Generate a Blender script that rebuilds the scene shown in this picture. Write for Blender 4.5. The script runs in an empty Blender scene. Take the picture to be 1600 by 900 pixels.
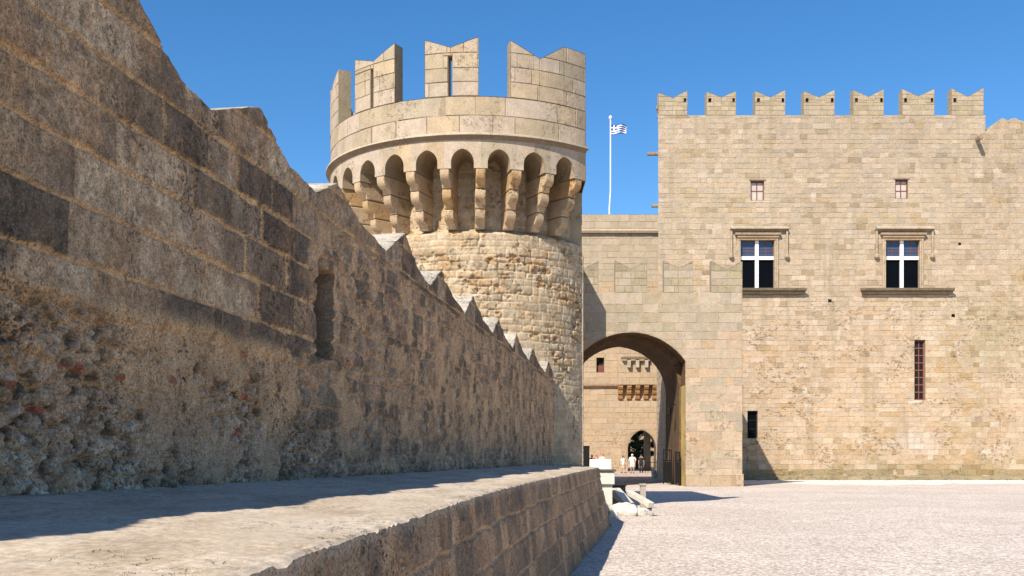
import bpy, bmesh, math, random
import numpy as np
from mathutils import Vector, Matrix

R = math.radians
F = 1600.0; HY = 711.0; EYE = 1.95
scene = bpy.context.scene
C = scene.collection

# ------------------------------------------------------------------ camera
cam_d = bpy.data.cameras.new('camera'); cam = bpy.data.objects.new('camera', cam_d); C.objects.link(cam)
cam.location = (0, 0, EYE); cam.rotation_euler = (R(90), 0, 0)
cam_d.sensor_width = 36; cam_d.lens = 36.0 * F / 1600.0
cam_d.shift_y = (HY - 450) / 1600.0
cam_d.clip_start = 0.05; cam_d.clip_end = 6000
scene.camera = cam

# ------------------------------------------------------------------ light
SX, SY, SZ = 0.54, 0.88, 1.0              # the way the sunlight travels (x, y, down)
elev = math.atan2(SZ, math.hypot(SX, SY))
world = bpy.data.worlds.new('World'); scene.world = world; world.use_nodes = True
wn = world.node_tree.nodes; wl = world.node_tree.links; wn.clear()
sky = wn.new('ShaderNodeTexSky'); sky.sky_type = 'NISHITA'; sky.sun_disc = False
sky.sun_elevation = elev
sky.sun_rotation = math.atan2(-SX, -SY)
sky.altitude = 900; sky.air_density = 1.0; sky.dust_density = 0.3; sky.ozone_density = 3.0
hs = wn.new('ShaderNodeHueSaturation'); hs.inputs['Saturation'].default_value = 1.28; hs.inputs['Value'].default_value = 1.12
bg = wn.new('ShaderNodeBackground'); bg.inputs[1].default_value = 0.092
wo = wn.new('ShaderNodeOutputWorld')
wl.new(sky.outputs[0], hs.inputs['Color']); wl.new(hs.outputs[0], bg.inputs[0]); wl.new(bg.outputs[0], wo.inputs[0])
sun_d = bpy.data.lights.new('sun', 'SUN'); sun = bpy.data.objects.new('sun', sun_d); C.objects.link(sun)
sun_d.energy = 4.6; sun_d.angle = R(0.5); sun_d.color = (1.0, 0.92, 0.80)
sun.rotation_euler = Vector((SX, SY, -SZ)).to_track_quat('-Z', 'Y').to_euler()
scene.view_settings.view_transform = 'Standard'; scene.view_settings.look = 'None'
scene.view_settings.gamma = 1; scene.view_settings.use_curve_mapping = False
scene.view_settings.exposure = 0.76
scene.render.resolution_x = 1600; scene.render.resolution_y = 900

# ------------------------------------------------------------------ helpers
def px(x, y, z):
    return ((x - 800) / F * z, z, EYE + (HY - y) / F * z)
def pX(x, z): return (x - 800) / F * z
def pZ(y, z): return EYE + (HY - y) / F * z

def tag(o, label=None, cat=None, group=None, kind=None):
    if label: o['label'] = label
    if cat: o['category'] = cat
    if group: o['group'] = group
    if kind: o['kind'] = kind
    return o
def empty(name, loc, label, cat, group=None):
    o = bpy.data.objects.new(name, None); C.objects.link(o); o.location = loc
    o.empty_display_size = 0.3
    return tag(o, label, cat, group)
def link(name, me, parent=None):
    o = bpy.data.objects.new(name, me); C.objects.link(o)
    if parent:
        o.parent = parent
        root = parent
        off = Vector((0, 0, 0))
        while root: off += Vector(root.location); root = root.parent
        o.location = -off            # vertices are written in world coordinates
    return o

class MB:
    """collects polygons with a colour per face"""
    def __init__(s): s.v = []; s.f = []; s.c = []; s.m = []; s.smooth = False
    def poly(s, pts, col=(.5, .42, .3), m=0):
        n = len(s.v); s.v.extend(pts); s.f.append(tuple(range(n, n + len(pts)))); s.c.append(col); s.m.append(m)
    def box(s, x0, x1, y0, y1, z0, z1, col=(.5, .42, .3), m=0):
        s.hexa([(x0, y0), (x1, y0), (x1, y1), (x0, y1)], z0, z1, col, m)
    def hexa(s, plan, z0, z1, col=(.5, .42, .3), m=0, bottom=True):
        n = len(plan)
        a = [(p[0], p[1], z0) for p in plan]; b = [(p[0], p[1], z1) for p in plan]
        for i in range(n):
            j = (i + 1) % n; s.poly([a[i], a[j], b[j], b[i]], col, m)
        s.poly(b, col, m)
        if bottom: s.poly(a[::-1], col, m)
    def tube(s, pts, rad, n=8, col=(.3, .3, .3), m=0, cap=True):
        rad = rad if hasattr(rad, '__len__') else [rad] * len(pts)
        rings = []
        for i, p in enumerate(pts):
            p = Vector(p)
            d = (Vector(pts[min(i + 1, len(pts) - 1)]) - Vector(pts[max(i - 1, 0)])).normalized()
            a = d.orthogonal().normalized() if i == 0 else (a - d * a.dot(d)).normalized()
            b = d.cross(a)
            rings.append([tuple(p + (a * math.cos(2 * math.pi * k / n) + b * math.sin(2 * math.pi * k / n)) * rad[i]) for k in range(n)])
        for i in range(len(rings) - 1):
            for k in range(n):
                l = (k + 1) % n
                s.poly([rings[i][k], rings[i][l], rings[i + 1][l], rings[i + 1][k]], col, m)
        if cap: s.poly(rings[0][::-1], col, m); s.poly(rings[-1], col, m)
    def obar(s, p, q, w, h, col=(.3, .3, .3), m=0, up=(0, 0, 1)):
        p = Vector(p); q = Vector(q); d = (q - p).normalized(); u = Vector(up)
        a = d.cross(u).normalized() * w / 2; b = a.cross(d).normalized() * h / 2
        A = [tuple(p + a * i + b * j) for i, j in ((-1, -1), (1, -1), (1, 1), (-1, 1))]
        B = [tuple(q + a * i + b * j) for i, j in ((-1, -1), (1, -1), (1, 1), (-1, 1))]
        for i in range(4):
            j = (i + 1) % 4; s.poly([A[i], A[j], B[j], B[i]], col, m)
        s.poly(A[::-1], col, m); s.poly(B, col, m)
    def build(s, name, mats, parent=None, merge=False, smooth=False, bevel=0):
        me = bpy.data.meshes.new(name)
        me.from_pydata(s.v, [], s.f)
        at = me.attributes.new('Col', 'FLOAT_COLOR', 'FACE')
        at.data.foreach_set('color', [x for c in s.c for x in (c[0], c[1], c[2], 1)])
        if not isinstance(mats, (list, tuple)): mats = [mats]
        for mm in mats: me.materials.append(mm)
        me.polygons.foreach_set('material_index', s.m)
        if merge or smooth or bevel:
            bm = bmesh.new(); bm.from_mesh(me)
            bmesh.ops.remove_doubles(bm, verts=bm.verts, dist=0.0005)
            bmesh.ops.recalc_face_normals(bm, faces=bm.faces)
            if smooth:
                for f in bm.faces: f.smooth = True
            bm.to_mesh(me); bm.free()
        me.update()
        o = link(name, me, parent)
        if bevel:
            b = o.modifiers.new('bevel', 'BEVEL'); b.width = bevel; b.segments = 2; b.limit_method = 'ANGLE'
        return o

def grid_mesh(name, P, Cc, mat, parent=None, smooth=True, close_v=False):
    """P (n,m,3) array, Cc (n,m,3)"""
    n, m, _ = P.shape
    me = bpy.data.meshes.new(name)
    me.vertices.add(n * m); me.vertices.foreach_set('co', P.reshape(-1).astype(np.float32))
    idx = np.arange(n * m).reshape(n, m)
    q = np.stack([idx[:-1, :-1], idx[1:, :-1], idx[1:, 1:], idx[:-1, 1:]], -1).reshape(-1, 4)
    me.loops.add(q.size); me.loops.foreach_set('vertex_index', q.reshape(-1).astype(np.int32))
    me.polygons.add(len(q)); me.polygons.foreach_set('loop_start', np.arange(0, q.size, 4, dtype=np.int32))
    me.polygons.foreach_set('loop_total', np.full(len(q), 4, dtype=np.int32))
    me.update(calc_edges=True)
    at = me.attributes.new('Col', 'FLOAT_COLOR', 'POINT')
    col = np.ones((n * m, 4), dtype=np.float32); col[:, :3] = Cc.reshape(-1, 3)
    at.data.foreach_set('color', col.reshape(-1))
    if smooth: me.polygons.foreach_set('use_smooth', np.ones(len(q), dtype=bool))
    me.materials.append(mat); me.update()
    return link(name, me, parent)

# ---- numpy noise
def _h(ix, iy, seed):
    x = (ix.astype(np.int64) * 374761393 + iy.astype(np.int64) * 668265263 + seed * 974634777) & 0xffffffff
    x = ((x ^ (x >> 13)) * 1274126177) & 0xffffffff
    x = ((x ^ (x >> 16)) * 2246822519) & 0xffffffff
    return ((x ^ (x >> 15)) & 0xffffff) / float(0x1000000)
def vnoise(x, y, seed=0):
    ix = np.floor(x); iy = np.floor(y); fx = x - ix; fy = y - iy
    fx = fx * fx * (3 - 2 * fx); fy = fy * fy * (3 - 2 * fy)
    a = _h(ix, iy, seed); b = _h(ix + 1, iy, seed); c = _h(ix, iy + 1, seed); d = _h(ix + 1, iy + 1, seed)
    return (a * (1 - fx) + b * fx) * (1 - fy) + (c * (1 - fx) + d * fx) * fy
def fbm(x, y, seed=0, o=4, g=0.5):
    s = 0; a = 1; t = 0
    for k in range(o):
        s = s + a * vnoise(x * 2 ** k + 17.3 * k, y * 2 ** k - 9.1 * k, seed + k); t += a; a *= g
    return s / t
def worley(x, y, seed=0):
    ix = np.floor(x); iy = np.floor(y)
    f1 = np.full(x.shape, 9.0); f2 = np.full(x.shape, 9.0); idd = np.zeros(x.shape)
    for dx in (-1, 0, 1):
        for dy in (-1, 0, 1):
            cx = ix + dx; cy = iy + dy
            qx = cx + .1 + .8 * _h(cx, cy, seed); qy = cy + .1 + .8 * _h(cx, cy, seed + 51)
            d = np.hypot(x - qx, y - qy); r = _h(cx, cy, seed + 99)
            n = d < f1
            f2 = np.where(n, f1, np.minimum(f2, d)); idd = np.where(n, r, idd); f1 = np.where(n, d, f1)
    return f1, f2, idd
def sstep(a, b, x):
    t = np.clip((x - a) / (b - a), 0, 1); return t * t * (3 - 2 * t)
def mixc(a, b, t):
    t = np.asarray(t)[..., None]; return np.asarray(a) * (1 - t) + np.asarray(b) * t
def coursed(u, v, v0, v1, ch, lw, seed, hv=.2, wv=.4, ur=None):
    """id and distance to the nearest joint of irregular coursed blocks"""
    rs = np.random.RandomState(seed)
    vb = [v0]
    while vb[-1] < v1 + ch: vb.append(vb[-1] + ch * (1 + hv * (rs.rand() * 2 - 1)))
    vb = np.array(vb)
    ci = np.clip(np.searchsorted(vb, v) - 1, 0, len(vb) - 2)
    dv = np.minimum(v - vb[ci], vb[ci + 1] - v)
    idd = np.zeros(u.shape); du = np.zeros(u.shape)
    u0, u1 = ur if ur else (u.min() - 2 * lw, u.max() + 2 * lw)
    for k in range(len(vb) - 1):
        ub = [u0 - rs.rand() * lw]
        while ub[-1] < u1: ub.append(ub[-1] + lw * (1 + wv * (rs.rand() * 2 - 1)))
        ub = np.array(ub); m = ci == k
        if not m.any(): continue
        uu = u[m]; j = np.clip(np.searchsorted(ub, uu) - 1, 0, len(ub) - 2)
        du[m] = np.minimum(uu - ub[j], ub[j + 1] - uu)
        idd[m] = _h(j.astype(float), np.full(j.shape, float(k)), seed)
    return idd, np.minimum(du, dv)

# ------------------------------------------------------------------ materials
MATS = {}
def nt(name):
    m = bpy.data.materials.new(name); m.use_nodes = True
    n = m.node_tree.nodes; n.clear(); l = m.node_tree.links
    out = n.new('ShaderNodeOutputMaterial'); b = n.new('ShaderNodeBsdfPrincipled'); l.new(b.outputs[0], out.inputs[0])
    b.inputs['Specular IOR Level'].default_value = .25
    return m, n, l, b
def mathn(n, l, op, a, b=None, c=None, clamp=False):
    x = n.new('ShaderNodeMath'); x.operation = op; x.use_clamp = clamp
    for i, q in enumerate((a, b, c)):
        if q is None: continue
        if isinstance(q, (int, float)): x.inputs[i].default_value = q
        else: l.new(q, x.inputs[i])
    return x.outputs[0]
def noise(n, l, co, scale, detail=4, rough=.6, dist=0):
    x = n.new('ShaderNodeTexNoise'); x.inputs['Scale'].default_value = scale
    x.inputs['Detail'].default_value = detail; x.inputs['Roughness'].default_value = rough
    x.inputs['Distortion'].default_value = dist; l.new(co, x.inputs['Vector']); return x.outputs['Fac']
def ramp(n, l, fac, a, b, va=0.0, vb=1.0):
    x = n.new('ShaderNodeMapRange'); l.new(fac, x.inputs[0])
    for i, q in enumerate((a, b, va, vb)): x.inputs[i + 1].default_value = q
    x.interpolation_type = 'SMOOTHSTEP'; return x.outputs[0]
def cmix(n, l, fac, a, b, mode='MIX'):
    x = n.new('ShaderNodeMix'); x.data_type = 'RGBA'; x.blend_type = mode
    for s, q in ((x.inputs[0], fac), (x.inputs[6], a), (x.inputs[7], b)):
        if isinstance(q, (int, float)): s.default_value = q
        elif isinstance(q, tuple): s.default_value = (*q, 1)
        else: l.new(q, s)
    return x.outputs[2]

def stone(name, fine=40, pit=.5, pit_col=(.22, .13, .06), pit_scale=9, stain=(.30, .26, .17), stain_amt=.3,
          bump=.02, var=.35, patch=0.0, patch_z=None, stretch=(1, 1, 1), gran=0.0, tint=(.75, .70, .64), streak=0.0, patchs=.8):
    m, n, l, b = nt(name)
    tc = n.new('ShaderNodeTexCoord'); mp = n.new('ShaderNodeMapping'); mp.inputs['Scale'].default_value = stretch
    g = n.new('ShaderNodeNewGeometry'); l.new(g.outputs['Position'], mp.inputs['Vector']); co = mp.outputs[0]
    at = n.new('ShaderNodeAttribute'); at.attribute_name = 'Col'; base = at.outputs['Color']
    big = noise(n, l, co, .35, 5, .62, .3)
    mid = noise(n, l, co, 2.6, 5, .65, .2)
    fin = noise(n, l, co, fine, 5, .7)
    # value variation
    val = ramp(n, l, fin, .3, .7, 1 - var, 1 + var * .6)
    val2 = ramp(n, l, mid, .3, .7, 1 - var * .55, 1 + var * .45)
    vv = mathn(n, l, 'MULTIPLY', val, val2)
    c = cmix(n, l, 1.0, base, tint, 'MULTIPLY')
    sc = n.new('ShaderNodeVectorMath'); sc.operation = 'SCALE'; l.new(c, sc.inputs[0]); l.new(vv, sc.inputs['Scale'])
    c = sc.outputs[0]
    # lichen and weather stains
    st = ramp(n, l, mathn(n, l, 'ADD', mathn(n, l, 'MULTIPLY', big, .65), mathn(n, l, 'MULTIPLY', mid, .35)), .5, .64, 0, stain_amt)
    c = cmix(n, l, st, c, stain)
    if streak:
        m2 = n.new('ShaderNodeMapping'); m2.inputs['Scale'].default_value = (1.1, 1.1, .09); l.new(g.outputs['Position'], m2.inputs['Vector'])
        sk = ramp(n, l, noise(n, l, m2.outputs[0], 1.0, 5, .6, .1), .52, .68, 0, streak)
        c = cmix(n, l, sk, c, tuple(x * .8 for x in stain))
    # eroded pits, gathered in patches
    pn = noise(n, l, co, pit_scale, 4, .72, .4)
    where = ramp(n, l, noise(n, l, co, patchs, 3, .6, .5), .50, .60, .04, 1)
    if patch_z:
        sep = n.new('ShaderNodeSeparateXYZ'); l.new(g.outputs['Position'], sep.inputs[0])
        wz = ramp(n, l, sep.outputs['Z'], patch_z[0], patch_z[1], 1, .12)
        where = mathn(n, l, 'MULTIPLY', where, wz)
    pm = mathn(n, l, 'MULTIPLY', ramp(n, l, pn, .55, .63, 0, 1), where)
    c = cmix(n, l, mathn(n, l, 'MULTIPLY', pm, pit, clamp=True), c, pit_col)
    if gran:                                     # pale and dark mineral grains
        v = n.new('ShaderNodeTexVoronoi'); v.inputs['Scale'].default_value = 75; l.new(co, v.inputs['Vector']); v.inputs['Scale'].default_value = 110
        s3 = n.new('ShaderNodeSeparateColor'); l.new(v.outputs['Color'], s3.inputs[0])
        c = cmix(n, l, ramp(n, l, s3.outputs[0], .86, .98, 0, gran), c, (.50, .43, .36))
        c = cmix(n, l, ramp(n, l, s3.outputs[1], .72, .95, 0, gran * 2.2), c, (.05, .04, .03))
    l.new(c, b.inputs['Base Color']); b.inputs['Roughness'].default_value = .92
    hgt = mathn(n, l, 'ADD', mathn(n, l, 'MULTIPLY', fin, .45), mathn(n, l, 'MULTIPLY', mid, .8))
    hgt = mathn(n, l, 'SUBTRACT', hgt, mathn(n, l, 'MULTIPLY', pm, 1.3))
    bp = n.new('ShaderNodeBump'); bp.inputs['Strength'].default_value = .9; bp.inputs['Distance'].default_value = bump
    l.new(hgt, bp.inputs['Height']); l.new(bp.outputs[0], b.inputs['Normal'])
    return m

def plain(name, col, rough=.6, metal=0, var=.15, scale=12, spec=.3):
    m, n, l, b = nt(name)
    tc = n.new('ShaderNodeTexCoord')
    f = noise(n, l, tc.outputs['Object'], scale, 4, .6)
    k = ramp(n, l, f, .25, .75, 1 - var, 1 + var)
    sc = n.new('ShaderNodeVectorMath'); sc.operation = 'SCALE'; sc.inputs[0].default_value = col; l.new(k, sc.inputs['Scale'])
    l.new(sc.outputs[0], b.inputs['Base Color']); b.inputs['Roughness'].default_value = rough
    b.inputs['Metallic'].default_value = metal; b.inputs['Specular IOR Level'].default_value = spec
    return m

M = {}
M['near'] = stone('near_wall_stone', tint=(1, 1, 1), fine=55, pit=.75, pit_col=(.08, .055, .035), pit_scale=26, stain=(.20, .165, .12), stain_amt=.25, bump=.014, var=.42, gran=.26)
M['tower'] = stone('tower_rubble_stone', tint=(.83, .775, .70), fine=30, pit=.75, pit_col=(.33, .18, .07), pit_scale=7, stain=(.42, .34, .22), stain_amt=.3, bump=.05, var=.32)
M['dress'] = stone('dressed_tower_stone', streak=.35, fine=26, pit=.35, pit_col=(.36, .27, .16), pit_scale=8, stain=(.27, .22, .14), stain_amt=.5, bump=.02, var=.22)
M['corbel'] = stone('corbel_stone', fine=26, pit=.6, pit_col=(.38, .19, .06), pit_scale=5, stain=(.46, .28, .12), stain_amt=.5, bump=.035, var=.28)
M['facade'] = stone('palace_stone', tint=(.74, .69, .64), streak=.5, patchs=.45, fine=9, pit=.65, pit_col=(.36, .23, .12), pit_scale=3.6, stain=(.33, .265, .17), stain_amt=.34, bump=.06, var=.2, patch_z=(11, 17), stretch=(.75, .75, 1.25))
M['gate'] = stone('gatehouse_stone', tint=(.735, .685, .635), streak=.25, fine=10, pit=.5, pit_col=(.40, .26, .13), pit_scale=4, stain=(.34, .28, .19), stain_amt=.3, bump=.04, var=.18, patch_z=(2.5, 9))
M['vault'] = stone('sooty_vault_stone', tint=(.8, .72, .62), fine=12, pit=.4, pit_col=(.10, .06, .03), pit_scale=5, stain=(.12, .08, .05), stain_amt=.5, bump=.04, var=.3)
M['ledge'] = stone('ledge_top_stone', fine=34, pit=.3, pit_col=(.22, .17, .12), pit_scale=16, stain=(.40, .34, .27), stain_amt=.5, bump=.010, var=.28, stretch=(1, .55, 1))
M['trim'] = stone('weathered_trim_stone', fine=14, pit=.3, pit_col=(.2, .15, .1), pit_scale=6, stain=(.16, .14, .10), stain_amt=.5, bump=.02, var=.3)
M['marble'] = stone('white_marble', tint=(.85, .82, .76), fine=18, pit=.3, pit_col=(.45, .42, .38), pit_scale=5, stain=(.58, .54, .48), stain_amt=.5, bump=.02, var=.12)
M['iron'] = plain('dark_iron', (.018, .017, .018), .55, .6)
M['white'] = plain('white_painted_stone', (.72, .73, .72), .6, var=.08)
M['redwood'] = plain('red_brown_timber', (.16, .055, .035), .6)
M['darkin'] = plain('near_black_sash', (.006, .007, .009), .9, var=.1)  # near-black colour of the window sashes
M['pole'] = plain('white_pole_paint', (.75, .76, .78), .4)
M['cloth_w'] = plain('white_cloth', (.75, .74, .72), .85, var=.08)
M['cloth_red'] = plain('red_cloth', (.50, .05, .04), .85)
M['cloth_pink'] = plain('pink_cloth', (.62, .36, .36), .85)
M['cloth_dark'] = plain('black_cloth', (.02, .02, .025), .85)
M['cloth_tan'] = plain('tan_cloth', (.42, .32, .22), .85)
M['skin'] = plain('skin', (.50, .28, .19), .55, var=.06)
M['hair'] = plain('brown_hair', (.05, .03, .018), .7)
M['bark'] = plain('bark', (.12, .085, .055), .9)
M['shoe'] = plain('dark_leather', (.03, .025, .02), .5)

def glass_mat(name, col, rough=.08, spec=.6):
    m, n, l, b = nt(name)
    tc = n.new('ShaderNodeTexCoord'); f = noise(n, l, tc.outputs['Object'], 1.5, 2)
    c = cmix(n, l, f, tuple(x * .7 for x in col), tuple(x * 1.2 for x in col)); l.new(c, b.inputs['Base Color'])
    b.inputs['Roughness'].default_value = rough; b.inputs['Specular IOR Level'].default_value = spec
    return m
M['glass_blue'] = glass_mat('blue_grey_glass', (.035, .065, .12))
M['glass_dark'] = glass_mat('dark_glass', (.003, .004, .006), .35, .03)
M['glass_pale'] = glass_mat('painted_reflection_glass', (.50, .42, .36), .3)  # reflection in the small panes painted as a pale colour
M['glass_rust'] = glass_mat('dim_leaded_glass', (.022, .014, .014), .3, .1)
M['slit_bar'] = plain('faded_red_timber', (.20, .085, .055), .7)

def foliage(name, a, b_):
    m, n, l, b = nt(name)
    g = n.new('ShaderNodeNewGeometry'); oi = noise(n, l, g.outputs['Position'], 3, 3)
    c = cmix(n, l, ramp(n, l, oi, .35, .65), a, b_); l.new(c, b.inputs['Base Color']); b.inputs['Roughness'].default_value = .6
    return m
M['leaf'] = foliage('tree_leaves', (.02, .05, .012), (.07, .12, .03))
M['weed'] = foliage('dry_weeds', (.20, .15, .06), (.12, .14, .05))

def ground_mat(name, a, b_, c_, scale, bump, peb=.5):
    m, n, l, b = nt(name)
    g = n.new('ShaderNodeNewGeometry'); co = g.outputs['Position']
    v = n.new('ShaderNodeTexVoronoi'); v.inputs['Scale'].default_value = scale; l.new(co, v.inputs['Vector'])
    s3 = n.new('ShaderNodeSeparateColor'); l.new(v.outputs['Color'], s3.inputs[0])
    big = noise(n, l, co, .22, 5, .6, .4); mid = noise(n, l, co, 1.7, 5, .65, .3); fin = noise(n, l, co, 9, 5, .7)
    c = cmix(n, l, ramp(n, l, big, .38, .62), a, b_)
    c = cmix(n, l, ramp(n, l, mid, .48, .68, 0, .6), c, c_)
    k = mathn(n, l, 'MULTIPLY', ramp(n, l, s3.outputs[0], 0, 1, 1 - peb, 1 + peb * .5), ramp(n, l, fin, .3, .7, .8, 1.15))
    edge = ramp(n, l, v.outputs['Distance'], .3, .8, 1.0, .74)
    k = mathn(n, l, 'MULTIPLY', k, edge)
    sc = n.new('ShaderNodeVectorMath'); sc.operation = 'SCALE'; l.new(c, sc.inputs[0]); l.new(k, sc.inputs['Scale'])
    l.new(sc.outputs[0], b.inputs['Base Color']); b.inputs['Roughness'].default_value = .9
    hh = mathn(n, l, 'ADD', mathn(n, l, 'MULTIPLY', v.outputs['Distance'], -1.0), mathn(n, l, 'MULTIPLY', mid, 1.2))
    bp = n.new('ShaderNodeBump'); bp.inputs['Strength'].default_value = .8; bp.inputs['Distance'].default_value = bump
    l.new(hh, bp.inputs['Height']); l.new(bp.outputs[0], b.inputs['Normal'])
    return m
M['plaza'] = ground_mat('pebbled_plaza', (.63, .53, .45), (.70, .60, .515), (.54, .44, .365), 19, .026, .36)
M['strip'] = ground_mat('pale_gravel', (.76, .71, .63), (.82, .78, .70), (.66, .58, .50), 12, .02, .22)
M['court'] = ground_mat('courtyard_slabs', (.46, .36, .29), (.50, .40, .33), (.42, .33, .27), 3, .02, .25)

# ------------------------------------------------------------------ polygon clipping for the masonry
def clip(poly, a, b, keep_left=True):
    """part of a convex polygon on one side of the line a->b"""
    out = []; nx, ny = -(b[1] - a[1]), b[0] - a[0]
    if not keep_left: nx, ny = -nx, -ny
    d = [(p[0] - a[0]) * nx + (p[1] - a[1]) * ny for p in poly]
    for i in range(len(poly)):
        j = (i + 1) % len(poly); p, q = poly[i], poly[j]
        if d[i] >= 0: out.append(p)
        if (d[i] > 0 > d[j]) or (d[i] < 0 < d[j]):
            t = d[i] / (d[i] - d[j]); out.append((p[0] + t * (q[0] - p[0]), p[1] + t * (q[1] - p[1])))
    return out
def area(p):
    return .5 * sum(p[i][0] * p[(i + 1) % len(p)][1] - p[(i + 1) % len(p)][0] * p[i][1] for i in range(len(p))) if len(p) > 2 else 0
def bb(p):
    return min(q[0] for q in p), max(q[0] for q in p), min(q[1] for q in p), max(q[1] for q in p)
def subtract(poly, hole):
    a = bb(poly); b = bb(hole)
    if a[1] <= b[0] or a[0] >= b[1] or a[3] <= b[2] or a[2] >= b[3]: return [poly]
    out = []; rest = poly
    for i in range(len(hole)):
        p, q = hole[i], hole[(i + 1) % len(hole)]
        o = clip(rest, p, q, False)
        if len(o) > 2 and abs(area(o)) > 1e-5: out.append(o)
        rest = clip(rest, p, q, True)
        if len(rest) < 3 or abs(area(rest)) < 1e-6: break
    return out
def inset(p, d):
    q = p
    for i in range(len(p)):
        a, b = p[i], p[(i + 1) % len(p)]
        L = math.hypot(b[0] - a[0], b[1] - a[1])
        if L < 1e-6: continue
        n = (-(b[1] - a[1]) / L * d, (b[0] - a[0]) / L * d)
        q = clip(q, (a[0] + n[0], a[1] + n[1]), (b[0] + n[0], b[1] + n[1]), True)
        if len(q) < 3: return None
    return q
def slices(p, sl):
    if not sl: return [p]
    a, b = bb(p)[:2]; n = max(1, int(math.ceil((b - a) / sl))); out = []
    for i in range(n):
        q = clip(clip(p, (a + (b - a) * i / n, 1), (a + (b - a) * i / n, 0), True), (a + (b - a) * (i + 1) / n, 0), (a + (b - a) * (i + 1) / n, 1), True)
        if len(q) > 2: out.append(q)
    return out
def rect(a, b, c, d): return [(a, c), (b, c), (b, d), (a, d)]

def masonry(mb, fmap, domain, holes, ch, lw, palette, mortar, seed, joint=.012, depth=.02, dvar=.012, hv=.2, wv=.45, bev=.012, miss=0.0, m=0, sl=0, tilt=.012, erode=None):
    rs = random.Random(seed)
    x0 = min(bb(p)[0] for p in domain); x1 = max(bb(p)[1] for p in domain)
    y0 = min(bb(p)[2] for p in domain); y1 = max(bb(p)[3] for p in domain)
    v = y0
    while v < y1 - 1e-4:
        h = ch(v) if callable(ch) else ch
        h *= 1 + hv * (rs.random() * 2 - 1); v2 = min(v + h, y1)
        if y1 - v2 < .35 * h: v2 = y1
        u = x0 - rs.random() * lw
        lww = lw(v) if callable(lw) else lw
        while u < x1:
            u2 = u + lww * (1 + wv * (rs.random() * 2 - 1)); 
            cell = rect(u, u2, v, v2)
            sub = [cell]
            col = palette((u + u2) / 2, (v + v2) / 2, rs)
            for dm in domain:
                pc = cell
                for i in range(len(dm)):
                    pc = clip(pc, dm[i], dm[(i + 1) % len(dm)], True)
                    if len(pc) < 3: break
                if len(pc) < 3 or abs(area(pc)) < 1e-5: continue
                pcs = [pc]
                for hl in holes:
                    nx = []
                    for q in pcs: nx += subtract(q, hl)
                    pcs = nx
                for q in pcs:
                    for q_ in slices(q, sl): mb.poly([fmap(a, b, 0) for a, b in q_], mortar, m)
                    j = joint * (.6 + .9 * rs.random())
                    s = inset(q, j)
                    if s is None or len(s) < 3 or abs(area(s)) < 1e-4: continue
                    if rs.random() < miss: continue
                    dd = depth + dvar * (rs.random() * 2 - 1)
                    col_ = col
                    if erode and rs.random() < erode(u, v): dd = -.015 - .03 * rs.random(); col_ = (col[0] * .86, col[1] * .74, col[2] * .56)
                    gx_, gz_ = rs.gauss(0, tilt), rs.gauss(0, tilt); cx_, cz_ = (u + u2) / 2, (v + v2) / 2
                    DF = lambda P_: dd + gx_ * (P_[0] - cx_) + gz_ * (P_[1] - cz_)
                    t = inset(s, bev)
                    if t and len(t) == len(s):
                        for i in range(len(s)):
                            k = (i + 1) % len(s)
                            nn = max(1, int(math.ceil(abs(s[k][0] - s[i][0]) / sl))) if sl else 1
                            for w_ in range(nn):
                                f0, f1 = w_ / nn, (w_ + 1) / nn
                                L4 = lambda P_, Q_, f: (P_[0] + (Q_[0] - P_[0]) * f, P_[1] + (Q_[1] - P_[1]) * f)
                                a0, a1, b0_, b1_ = L4(s[i], s[k], f0), L4(s[i], s[k], f1), L4(t[i], t[k], f0), L4(t[i], t[k], f1)
                                mb.poly([fmap(*a0, 0), fmap(*a1, 0), fmap(*b1_, DF(b1_)), fmap(*b0_, DF(b0_))], col_, m)
                        for q_ in slices(t, sl): mb.poly([fmap(a, b, DF((a, b))) for a, b in q_], col_, m)
                    else:
                        A = [fmap(a, b, 0) for a, b in s]; B = [fmap(a, b, dd) for a, b in s]
                        for i in range(len(s)):
                            k = (i + 1) % len(s); mb.poly([A[i], A[k], B[k], B[i]], col, m)
                        mb.poly(B, col, m)
            u = u2
        v = v2

def jit(c, rs, a=.12):
    k = 1 + a * (rs.random() * 2 - 1); w = a * .25 * (rs.random() * 2 - 1)
    return (c[0] * k * (1 + w), c[1] * k, c[2] * k * (1 - w * 1.5))
def plane_y(y):            # a wall facing the camera (-y)
    return lambda u, v, d: (u, y - d, v)

# ================================================================== THE SETTING
g = MB(); g.poly([(-1500, -400, 0), (1500, -400, 0), (1500, 3000, 0), (-1500, 3000, 0)])
tag(g.build('ground', M['plaza']), kind='structure')
# pale gravel strip along the palace foot, edge ragged
rs = random.Random(5)
gs = MB(); top = []; n = 260
for i in range(n + 1):
    x = 13.9 + (48 - 13.9) * i / n
    top.append((x, 66.8 + 1.3 * math.sin(x * .45) + .9 * math.sin(x * 1.7 + 1) + 1.6 * rs.random() + max(0, (x - 33)) * .25, .006))
for i in range(n):
    gs.poly([top[i], top[i + 1], (top[i + 1][0], 80.2, .006), (top[i][0], 80.2, .006)])
tag(gs.build('gravel_strip', M['strip']), kind='structure')
# paving that climbs gently from the passage into the inner court
COURT = .30
cg = MB()
for (ya, za, yb, zb, xr) in ((71.5, .008, 81, .233, 11.2), (81, .233, 84, COURT, 11.4), (84, COURT, 150, COURT, 40)):
    cg.poly([(-25, ya, za), (xr, ya, za), (xr, yb, zb), (-25, yb, zb)])
tag(cg.build('courtyard_paving', M['court']), kind='structure')
def Xw(z, lat): return .14125 * z - lat
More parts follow.
